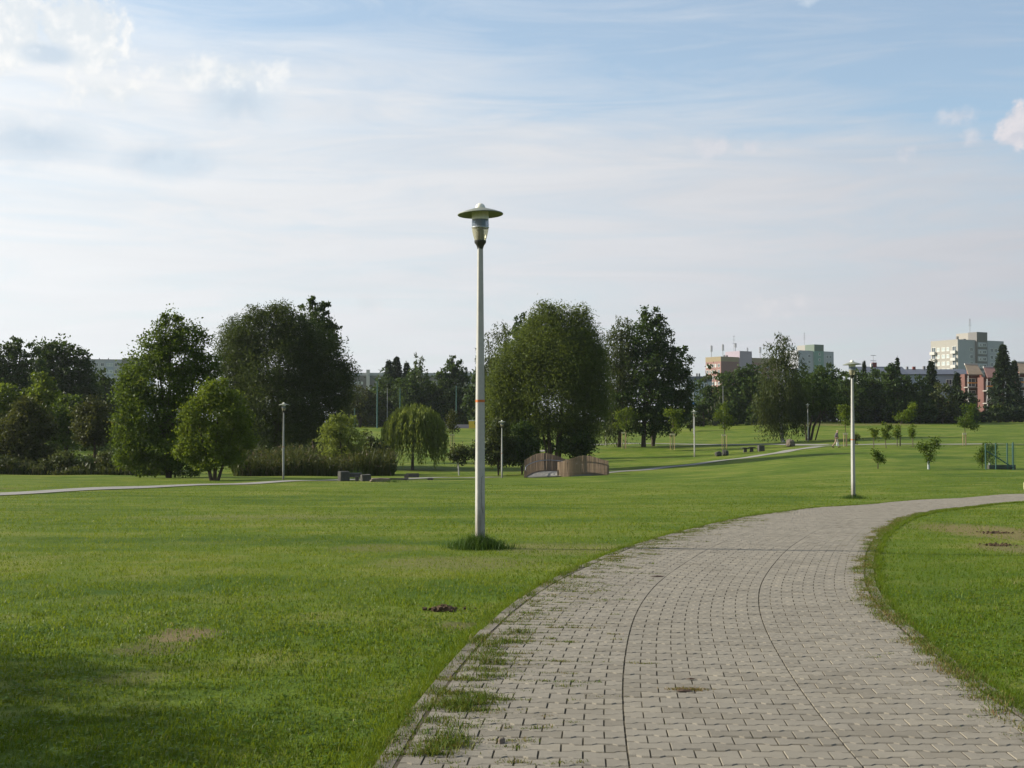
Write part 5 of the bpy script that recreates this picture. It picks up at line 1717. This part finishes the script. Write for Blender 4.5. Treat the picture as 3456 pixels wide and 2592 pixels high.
# ------------------------------------------------------------------ wooden footbridge
def bridge():
    D0 = 103
    s = F / D0
    cpos = foot(1905, D0)
    zd = at(1850, 1612, 99)[2]
    cpos[2] = zd
    root = thing('footbridge', 'small wooden footbridge with curved slatted railings over the hollow', 'bridge', cpos)

    def loc(px, D, z=0.0):
        return np.array([at(px, 1600, D)[0] - cpos[0], D - cpos[1], z])

    def curve(pts, n):
        P = np.array(pts)
        t = np.linspace(0, 1, n)
        p0, p1, p2 = P
        return ((1 - t)[:, None] ** 2) * p0 + 2 * ((1 - t) * t)[:, None] * p1 + (t ** 2)[:, None] * p2
    near = curve([loc(1884, 100.2), loc(1978, 98.2), loc(2052, 102.6)], 40)
    far = curve([loc(1772, 99.8), loc(1815, 107.0), loc(1975, 103.4)], 52)

    def lift(t):
        return .34 * np.sin(np.pi * np.clip(t, 0, 1))

    def rail(P, top0, top1, amp, sh):
        n = len(P)
        T = np.gradient(P, axis=0)
        hand, foot_ = [], []
        for i in range(n):
            t = i / (n - 1)
            ang = math.atan2(T[i][1], T[i][0])
            zb = lift(t) - .12
            zt = top0 + (top1 - top0) * t + amp * math.sin(math.pi * min(1, max(0, (t + sh)))) ** 1.6
            mb = MB().box((0, 0, (zb + zt) / 2), (.092, .060, zt - zb), jit=.004)
            o = mb.build('slat', M['wood'], root)
            o.location = (P[i][0], P[i][1], 0)
            o.rotation_euler = (random.uniform(-.012, .012), random.uniform(-.012, .012), ang + random.uniform(-.14, .14))
            hand.append((P[i][0], P[i][1], zb + .98))
            foot_.append((P[i][0], P[i][1], zb + .14))
        return hand, foot_
    hn, fn = rail(near, 1.16, 1.22, .46, 0.0)
    hf, ff_ = rail(far, 1.32, .95, .62, 0.03)

    def off(pts, d):
        P = np.array(pts)
        T = np.gradient(P, axis=0)
        N = np.c_[-T[:, 1], T[:, 0], np.zeros(len(P))]
        N /= np.linalg.norm(N, axis=1)[:, None]
        return [tuple(p + n * d) for p, n in zip(P, N)]
    h2 = off(hf, -.10)
    q = h2[0]
    MB().tube([(q[0], q[1], q[2] - .38), (q[0] - .06, q[1] - .08, q[2] - .3), (q[0] - .05, q[1] - .05, q[2] - .08)] + h2[1:], .028, 8).build('handrail', M['steel'], root, True)
    MB().tube(off(hn, .10), .028, 8).build('handrail', M['steel'], root, True)
    for P_ in (hn, hf):
        MB().tube(off(P_, .055 if P_ is hn else -.055), .045, 4).build('rail_beam', M['wood'], root)
    for P_ in (fn, ff_):
        MB().tube(off(P_, .055 if P_ is fn else -.055), .06, 4).build('rail_beam', M['wood'], root)
    # deck between the two rails
    n = 24
    t = np.linspace(0, 1, n)
    A = np.array([near[int(round(k * 39))] for k in t])
    B = np.array([far[int(round(k * 51))] for k in t])
    V = [(a[0], a[1], lift(k) + .0) for a, k in zip(A, t)] + [(b_[0], b_[1], lift(k)) for b_, k in zip(B, t)]
    V += [(x, y, z - .22) for x, y, z in V]
    Fs = []
    for i in range(n - 1):
        Fs += [(i, i + 1, n + i + 1, n + i), (2 * n + i, 3 * n + i, 3 * n + i + 1, 2 * n + i + 1), (i, 2 * n + i, 2 * n + i + 1, i + 1), (n + i, n + i + 1, 3 * n + i + 1, 3 * n + i)]
    Fs += [(0, n, 3 * n, 2 * n), (n - 1, 3 * n - 1, 4 * n - 1, 2 * n - 1)]
    MB().add(V, Fs).build('deck', M['asphalt'], root)
    for P_ in (near, far):
        for k in (0, len(P_) - 1):
            MB().box((P_[k][0], P_[k][1], .1), (.16, .16, 1.5 if k else .9)).build('post', M['wood'], root)


bridge()


# ------------------------------------------------------------------ stones on the lawn
def rock(name, label, px, py, w, h, d, mat='stone', rz=0.0, tilt=0.0, cat='stone block', D=None, z=0.0):
    b = foot(px, D) if D else hit(px, py)
    mb = MB().box((0, 0, h / 2 - .04), (w, d, h + .08), jit=.05 * min(w, h, d) + .01)
    me = mb.mesh(name)
    o = link(name, me, M[mat])
    o.location = (b[0], b[1], b[2] + z)
    o.rotation_euler = (tilt, 0, rz)
    bv = o.modifiers.new('edge', 'BEVEL')
    bv.width = .04 * min(w, h, d) + .01
    bv.segments = 2
    return tag(o, label, cat)


import bmesh


def boulder(name, label, px, py, w, h, d, mat, cat, D=None, rz=0.0, flat=0.55):
    b = foot(px, D) if D else hit(px, py)
    bm = bmesh.new()
    bmesh.ops.create_icosphere(bm, subdivisions=3, radius=1.0)
    sd = random.uniform(0, 60)
    for v in bm.verts:
        p = v.co.copy()
        m = max(abs(p.x), abs(p.y), abs(p.z))
        p = p.lerp(p / m * .86, flat)
        p *= 1 + .22 * mnoise.noise(v.co * 1.3 + Vector((sd, 0, 0))) + .10 * mnoise.noise(v.co * 3.5 + Vector((0, sd, 0)))
        v.co = (p.x * w / 2, p.y * d / 2, p.z * h / 2 + h * .42)
    me = bpy.data.meshes.new(name)
    bm.to_mesh(me)
    bm.free()
    o = link(name, me, M[mat])
    o.location = tuple(b)
    o.rotation_euler = (0, 0, rz)
    return tag(o, label, cat)


rock('stone_block', 'largest upright stone block at the left end of the ruined kerb', 1160, 1624, .60, .58, .45, rz=.5)
rock('stone_slab', 'leaning stone slab between the large block and the smaller one', 1196, 1622, .9, .13, .4, z=.32, rz=.05, tilt=.1)
rock('stone_block', 'smaller stone block with a pale left face', 1234, 1624, .54, .40, .45, rz=.4)
rock('stone_post', 'short stone stub under the leaning slab', 1205, 1624, .18, .30, .25)
boulder('stone_slab', 'low flat slab in front of the ruined kerb with a reddish end', 1283, 1626, 1.25, .26, .5, 'stone_pale', 'stone slab', None, .1, .8)
rock('stone_slab', 'long thin dark slab between the two flat stones', 1340, 1620, 1.3, .12, .3)
rock('stone_slab', 'raised short slab at the right end of the ruined kerb', 1392, 1616, .85, .18, .4, z=.2)
rock('stone_block', 'pale rubble stones at the far right end of the ruined kerb', 1372, 1620, .25, .38, .3, 'stone_pale')
boulder('stone', 'small light stone lying apart at the right of the ruined kerb', 1452, 1620, .42, .16, .3, 'stone_pale', 'stone')
tuft(hit(1205, 1618), .9, 300, .3, .95, 'tall weeds growing behind the leaning slab')
tuft(hit(1330, 1628), 1.5, 500, .08, .25, 'uncut grass along the flat stones')
boulder('boulder', 'lone upright boulder beside the rising footpath', 2668, 1514, .95, .95, .8, 'stone_pale', 'boulder', 146, .5)
MB_ = None
for (px, lab) in [(2515, 'left mushroom shaped stone stool in the shade by the footpath'), (2537, 'right mushroom shaped stone stool in the shade by the footpath')]:
    b = foot(px, 135.5)
    st = thing('stone_stool', lab, 'stool', b, 0, None)
    MB().box((0, 0, .20), (.34, .34, .44), taper=.85, jit=.01).build('pedestal', M['stone'], st)
    MB().box((0, 0, .46), (.72, .6, .1), jit=.01).build('seat', M['stone'], st)
rock('stone_block', 'dark square stone block right of the two stone stools', 2569, 1552, .62, .60, .55, 'stone', .2, D=135)
boulder('boulder', 'left grey boulder in the shade by the far lamp post', 2424, 1556, .75, .55, .6, 'stone', 'boulder', 131, .4)
boulder('boulder', 'right dark boulder in the shade next to the stools', 2448, 1556, .75, .65, .6, 'stone', 'boulder', 131.5, .9)


M['guard'] = material('trunk_guard', (0.30, 0.33, 0.32), .7, .2, .2, 4)
# ------------------------------------------------------------------ saplings
def sapling(label, px, py, lobes, mat='bright', leaf_px=4.2, dens=1.5, stem=None, D=None, stakes=None, guard=False, droop=0.0, rs=1.6, cat='sapling', name='sapling', bark='bark_young', group=None):
    b = foot(px, D) if D else hit(px, py)
    s = F / b[1]
    root = thing(name, label, cat, b, 0, group)
    stem = stem or [(px, py, rs), (lobes[0][0], lobes[0][1], rs * .6)]
    pts = [at(q[0], q[1], b[1]) - b for q in stem]
    pts[0] = np.array([pts[0][0], pts[0][1], -.1])
    mb = MB().tube(pts, [q[2] / s for q in stem], 7, caps=False)
    for lb in lobes[1:6]:
        t = at(lb[0], lb[1], b[1]) - b
        m = pts[-1] * .75
        mb.tube([m, t], [rs * .5 / s, rs * .2 / s], 5, caps=False)
    mb.build('trunk', M[bark], root, True)
    C, R, A = crown_points(lobes, b[1], leaf_px, dens, .4, rng.uniform(0, 40), droop, .25)
    C = C - b
    L = leaf_px / s * rng.uniform(.8, 1.5, len(C))
    link('crown', leaves_mesh('crown', C, L * 1.3, L * .75, R), LM[mat], root)
    if stakes:
        top, xs, bar = stakes
        zt = at(px, top, b[1])[2] - b[2]
        for x in xs:
            MB().tube([((x - px) / s, -.1, -.1), ((x - px) / s, -.1, zt)], .04, 6).build('stake', M['wood_pale'], root)
        if bar:
            x0, x1 = (min(xs) - px) / s - .08, (bar - px) / s + .08
            MB().box(((x0 + x1) / 2, -.17, zt - .06), (x1 - x0, .04, .17)).build('batten', M['batten'], root)
    if guard:
        zt = at(px, guard, b[1])[2] - b[2]
        MB().lathe([(.075, .0), (.075, zt)], 10).build('trunk_guard', M['guard'], root)
    return root


sapling('young staked tree with a narrow dark crown left of the tallest lamp post', 1526, 1500, [(1527, 1420, 18, 36), (1527, 1395, 9, 18), (1520, 1440, 20, 22), (1535, 1435, 16, 24)], 'brown', D=150, stakes=(1466, (1520, 1532), 1532))
sapling('young tree on two stakes seen just right of the tall lamp post', 1640, 1500, [(1640, 1440, 16, 26), (1652, 1430, 12, 20)], 'dark', D=150, stakes=(1466, (1632, 1646, 1654), None))
sapling('leafy yellow green sapling with a pale batten beside the birch trunk', 2108, 1494, [(2115, 1410, 26, 24), (2090, 1402, 14, 14), (2120, 1388, 12, 14), (2100, 1430, 22, 18), (2135, 1405, 14, 18)], 'bright', D=156, stakes=(1459, (2099, 2112), 2106))
sapling('narrow yellow green sapling in a frame of two stakes right of the dark maples', 2270, 1500, [(2272, 1410, 20, 26), (2265, 1390, 14, 14), (2280, 1435, 18, 22), (2285, 1395, 10, 14)], 'bright', D=150, stakes=(1464, (2262, 2276), 2276))
sapling('sapling with a bent bright top and a pale batten in front of the pale pole', 2445, 1500, [(2445, 1405, 26, 22), (2445, 1378, 9, 16), (2425, 1402, 18, 12), (2450, 1430, 16, 18), (2462, 1418, 14, 12)], 'bright', D=148, stakes=(1467, (2437, 2452), 2446))
sapling('sapling with a top bent to the left and a pale batten beside the walking person', 2856, 1503, [(2852, 1420, 18, 26), (2840, 1376, 20, 7), (2862, 1376, 12, 9), (2855, 1400, 14, 12)], 'bright', D=132, stakes=(1462, (2847, 2857), 2857))
sapling('leaning sapling whose crown is swept to the right by the wind', 3038, 1503, [(3045, 1405, 26, 18), (3060, 1385, 22, 14), (3080, 1368, 14, 8), (3030, 1412, 18, 10), (3075, 1402, 14, 14)], 'bright', D=131, stem=[(3038, 1504, 2.2), (3038, 1450, 1.6), (3045, 1405, 1)])
sapling('sapling bent over to the right with a white stake board', 3259, 1503, [(3255, 1420, 22, 18), (3275, 1424, 20, 16), (3285, 1440, 12, 12), (3265, 1390, 18, 24), (3250, 1438, 14, 10), (3278, 1372, 10, 14)], 'maple', D=131, stakes=(1462, (3249, 3259), 3258))
sapling('first thin columnar sapling right of the second lamp post', 2949, 1510, [(2948, 1455, 8, 24), (2952, 1470, 8, 18)], 'bright', D=126)
sapling('thin sapling forked like a letter V', 2991, 1514, [(2985, 1455, 7, 22), (3002, 1448, 8, 22), (2990, 1472, 9, 14)], 'bright', D=124)
sapling('bushy slim sapling close beside the wind swept one', 3028, 1503, [(3027, 1455, 9, 26), (3024, 1468, 8, 18)], 'bright', D=130)
sapling('lanky sparse sapling on a long bare stem right of the wind swept one', 3081, 1509, [(3080, 1452, 8, 22), (3076, 1462, 7, 16)], 'bright', 4, 1.7, D=127)
sapling('little red tinged sapling right behind the second lamp post', 2884, 1500, [(2886, 1475, 9, 12), (2882, 1488, 6, 8)], 'brown', D=131)
sapling('small dark shrub like tree nearest the second lamp post', 2963, 1582, [(2963, 1546, 10, 20), (2972, 1550, 8, 12), (2957, 1532, 6, 12)], 'maple', 4.5, rs=2.2, bark='bark')
sapling('vase shaped small tree with a white trunk guard', 3134, 1584, [(3132, 1530, 18, 24), (3120, 1503, 18, 14), (3150, 1500, 16, 16), (3136, 1548, 12, 14), (3108, 1508, 12, 8), (3158, 1497, 8, 10)], 'maple', 4.2, 1.2, rs=2.0, guard=1556, bark='bark')
sapling('small tree with a white trunk base just behind the green fence', 3341, 1580, [(3335, 1530, 16, 26), (3345, 1545, 14, 20), (3355, 1520, 10, 18), (3330, 1510, 8, 16)], 'maple', 4.2, 1.2, guard=1562, D=86, bark='bark')
sapling('slim dark little tree left of the green fence', 3316, 1580, [(3314, 1515, 7, 26), (3310, 1540, 12, 14), (3318, 1555, 8, 18)], 'maple', 4.2, 1.2, D=85, bark='bark')

# ------------------------------------------------------------------ green fence at the right edge
fb = foot(3327, 83)
fence = thing('wire_fence', 'green wire mesh fence with a slanting brace at the right edge', 'fence', fb)
sF = F / 83
ztop = at(3327, 1496, 83)[2] - fb[2]
for px, dy in ((3327, 0), (3373, .6), (3418, .9), (3426, 0.3), (3438, 1.0)):
    x = (px - 3327) / sF
    MB().tube([(x, dy, gz(fb[0] + x, 83 + dy) - fb[2] - .1), (x, dy, ztop + (.06 if px == 3426 else 0))], .045, 8).build('post', M['green_paint'], fence, True)
MB().tube([(0, -.02, ztop * .72), ((3425 - 3327) / sF, .28, .1)], .04, 6).build('brace', M['green_paint'], fence)
wm = MB()
x1 = (3438 - 3327) / sF
for k in range(27):
    x = k / 26 * x1
    wm.box((x, .5 * x / x1, ztop / 2), (.006, .006, ztop - .1))
for k in range(14):
    z = .05 + k / 13 * (ztop - .1)
    wm.tube([(0, 0, z), (x1, .5, z)], .004, 3, False)
wm.build('wire_mesh', M['green_wire'], fence, kind='stuff')
b = foot(3380, 84)
tag(MB().box((0, 0, .08), (1.75, .3, .42), .06).build('low_wall', M['stone'], loc=b), 'low dark kerb wall at the foot of the green fence', 'wall')
b = hit(3459, 1652)
hp = thing('marker_post', 'short pale post cut by the right edge beside the path', 'post', b)
MB().box((0, 0, .12), (.06, .06, .32)).build('post', M['batten'], hp)

# ------------------------------------------------------------------ small things on the lawn and the path
def clod(label, px, py, r, h, name='molehill', mat='earth'):
    b = hit(px, py)
    V, Fs = [], []
    n, m = 14, 5
    sd = random.uniform(0, 50)
    for i in range(m):
        t = i / (m - 1)
        for k in range(n):
            a = 2 * math.pi * k / n
            p = Vector((math.cos(a) * 1.6 + sd, math.sin(a) * 1.6, t * 2))
            q = r * (1 - t) * (1 + .5 * mnoise.noise(p))
            V.append((math.cos(a) * q * 1.2, math.sin(a) * q, h * (1 - (1 - t) ** 2) * (1 + .5 * mnoise.noise(p * 2)) - .01))
    for i in range(m - 1):
        for k in range(n):
            a, c = i * n + k, i * n + (k + 1) % n
            Fs.append((a, c, c + n, a + n))
    mb = MB().add(V, Fs)
    for q in range(46):
        a, d, e = random.uniform(0, 6.28), r * (0.5 + abs(random.gauss(0, .75))), random.uniform(.004, .016)
        x, y = math.cos(a) * d * 1.3, math.sin(a) * d
        mb.box((x, y, max(.012, h * (1 - d / r) * .8) + .006), (e * 2, e * 1.6, e * 1.4), a, jit=e * .5)
    o = mb.build(name, M[mat], loc=b)
    return tag(o, label, 'molehill')


clod('brown lump of earth on the lawn left of the path', 1497, 2062, .10, .06)
clod('dark clod of earth in the dry patch on the right lawn nearer the path bend', 3356, 1800, .13, .04)
clod('lower dark clod of earth in the dry patch on the right lawn', 3368, 1842, .12, .025)
M['dead_leaf'] = leaf_material('dead_leaf', (0.07, 0.045, 0.03), (0.10, 0.06, 0.035), (0.13, 0.075, 0.04), None, 0, .1)
for (px, py, r, lab) in [(2218, 1956, .09, 'dark withered leaf lying beside the left lane joint of the path'), (2310, 2352, .05, 'brown withered leaf on the middle lane of the path'), (2330, 2312, .03, 'small reddish leaf above the brown weeds on the middle lane')]:
    b = hit(px, py)
    V = [(-r, 0, .004), (-.3 * r, -.5 * r, .008), (.5 * r, -.35 * r, .005), (r, .05 * r, .010), (.4 * r, .45 * r, .005), (-.4 * r, .4 * r, .009), (0, 0, .014)]
    o = MB().add(V, [(0, 1, 6), (1, 2, 6), (2, 3, 6), (3, 4, 6), (4, 5, 6), (5, 0, 6)]).build('fallen_leaf', M['dead_leaf'], loc=(b[0], b[1], b[2] + .03))
    tag(o, lab, 'leaf')
b = hit(1692, 2528)
o = rock('pebble', 'small pale pebble among the weeds near the left kerb', 1692, 2528, .026, .016, .024, 'stone_pale', .5, 0, 'pebble', None, .03)


# ------------------------------------------------------------------ the walking person
def skin_body(name, joints, edges, mat, parent, sub=2):
    me = bpy.data.meshes.new(name)
    me.from_pydata([j[0] for j in joints], edges, [])
    o = link(name, me, mat, parent)
    sm = o.modifiers.new('skin', 'SKIN')
    ss = o.modifiers.new('sub', 'SUBSURF')
    ss.levels = ss.render_levels = sub
    for i, j in enumerate(joints):
        r = j[1] if isinstance(j[1], tuple) else (j[1], j[1])
        me.skin_vertices[0].data[i].radius = r
    me.skin_vertices[0].data[0].use_root = True
    return o


M['skin'] = material('skin', (0.42, 0.25, 0.18), .6, .3, .08, 6)
M['jacket'] = material('jacket_cloth', (0.075, 0.065, 0.07), .9, .15, .15, 8)
M['trousers'] = material('trousers_cloth', (0.30, 0.225, 0.16), .9, .15, .12, 8)
M['hair'] = material('white_hair', (0.55, 0.53, 0.48), .8, .2, .1, 20)
M['shoe'] = material('shoe_leather', (0.05, 0.04, 0.035), .6, .3, .1, 8)
M['bag'] = material('white_bag', (0.72, 0.72, 0.70), .5, .3, .06, 8)
pb = foot(2822, 130.5)
ps = (at(2826, 1450, 130.5)[2] - pb[2]) / 1.72
person = thing('person', 'white haired person in a dark jacket walking right along the footpath', 'person', pb)
J = [((0, 0, .90), .11), ((.03, 0, 1.10), .12), ((.07, 0, 1.30), .13), ((.10, 0, 1.42), .07), ((.13, 0, 1.50), .05), ((.15, 0, 1.60), .085), ((.155, 0, 1.66), .075),
     ((.09, .16, 1.36), .055), ((.00, .20, 1.12), .042), ((.05, .20, .88), .032), ((.08, .20, .80), .035),
     ((.09, -.16, 1.36), .055), ((.08, -.20, 1.11), .042), ((.16, -.20, .90), .032), ((.19, -.20, .82), .035),
     ((.02, .09, .84), .085), ((.20, .09, .50), .058), ((.27, .09, .10), .042), ((.36, .09, .05), .04),
     ((-.01, -.09, .84), .085), ((-.08, -.09, .48), .058), ((-.36, -.09, .16), .042), ((-.31, -.09, .06), .04)]
Ed = [(0, 1), (1, 2), (2, 3), (3, 4), (4, 5), (5, 6), (2, 7), (7, 8), (8, 9), (9, 10), (2, 11), (11, 12), (12, 13), (13, 14), (0, 15), (15, 16), (16, 17), (17, 18), (0, 19), (19, 20), (20, 21), (21, 22)]
skin_body('body', J, Ed, M['skin'], person)
JJ = [((-.01, 0, .82), (.155, .19)), ((.03, 0, 1.08), (.15, .18)), ((.07, 0, 1.30), (.15, .19)), ((.10, 0, 1.43), (.08, .10)), ((.09, .18, 1.36), .075), ((.00, .22, 1.12), .065), ((.05, .22, .90), .055), ((.09, -.18, 1.36), .075), ((.08, -.22, 1.11), .065), ((.15, -.22, .93), .055)]
skin_body('jacket', JJ, [(0, 1), (1, 2), (2, 3), (2, 4), (4, 5), (5, 6), (2, 7), (7, 8), (8, 9)], M['jacket'], person)
TJ = [((0, 0, .88), (.12, .15)), ((.03, .09, .82), .105), ((.20, .09, .50), .080), ((.27, .09, .12), .068), ((-.02, -.09, .82), .105), ((-.08, -.09, .48), .080), ((-.35, -.09, .18), .066)]
skin_body('trousers', TJ, [(0, 1), (1, 2), (2, 3), (0, 4), (4, 5), (5, 6)], M['trousers'], person)
skin_body('hair', [((.13, 0, 1.66), (.085, .09)), ((.10, 0, 1.60), (.06, .085))], [(0, 1)], M['hair'], person)
for (x, y, z, r) in ((.32, .09, .045, 0), (-.32, -.09, .06, .5)):
    o = MB().box((0, 0, 0), (.27, .10, .09), taper=.8).build('shoe', M['shoe'], person)
    o.location = (x, y, z)
    o.rotation_euler = (0, r, 0)
for sy_ in (-.032, .032):
    MB().lathe([(0, -.008), (.008, 0), (0, .008)], 6).build('eye', M['shoe'], person, loc=(.232, sy_, 1.615))
person.scale = (ps,) * 3
bag = thing('carrier_bag', 'white carrier bag held low by the walking person', 'bag', (pb[0] + .08 * ps, pb[1] - .22 * ps, pb[2]))
MB().box((0, 0, .34), (.24, .12, .32), taper=.75, jit=.015).build('bag_body', M['bag'], bag)
MB().tube([(-.07, 0, .49), (-.02, 0, .80), (.03, 0, .80), (.07, 0, .49)], .012, 5).build('handle', M['bag'], bag)

# ------------------------------------------------------------------ thin summer haze: the air itself
hm = bpy.data.materials.new('haze_air')
hm.use_nodes = True
hm.node_tree.nodes.clear()
hg = NT(hm.node_tree)
hv = hg.n('ShaderNodeVolumePrincipled', {'Color': (0.86, 0.92, 1.0, 1), 'Density': 0.00007, 'Anisotropy': 0.35})
ho_ = hg.n('ShaderNodeOutputMaterial')
hm.node_tree.links.new(hv.outputs[0], ho_.inputs['Volume'])
MB().box((0, 0, 32), (6200, 6200, 78)).build('haze', hm, None, kind='stuff')
SC.cycles.volume_bounces = 1
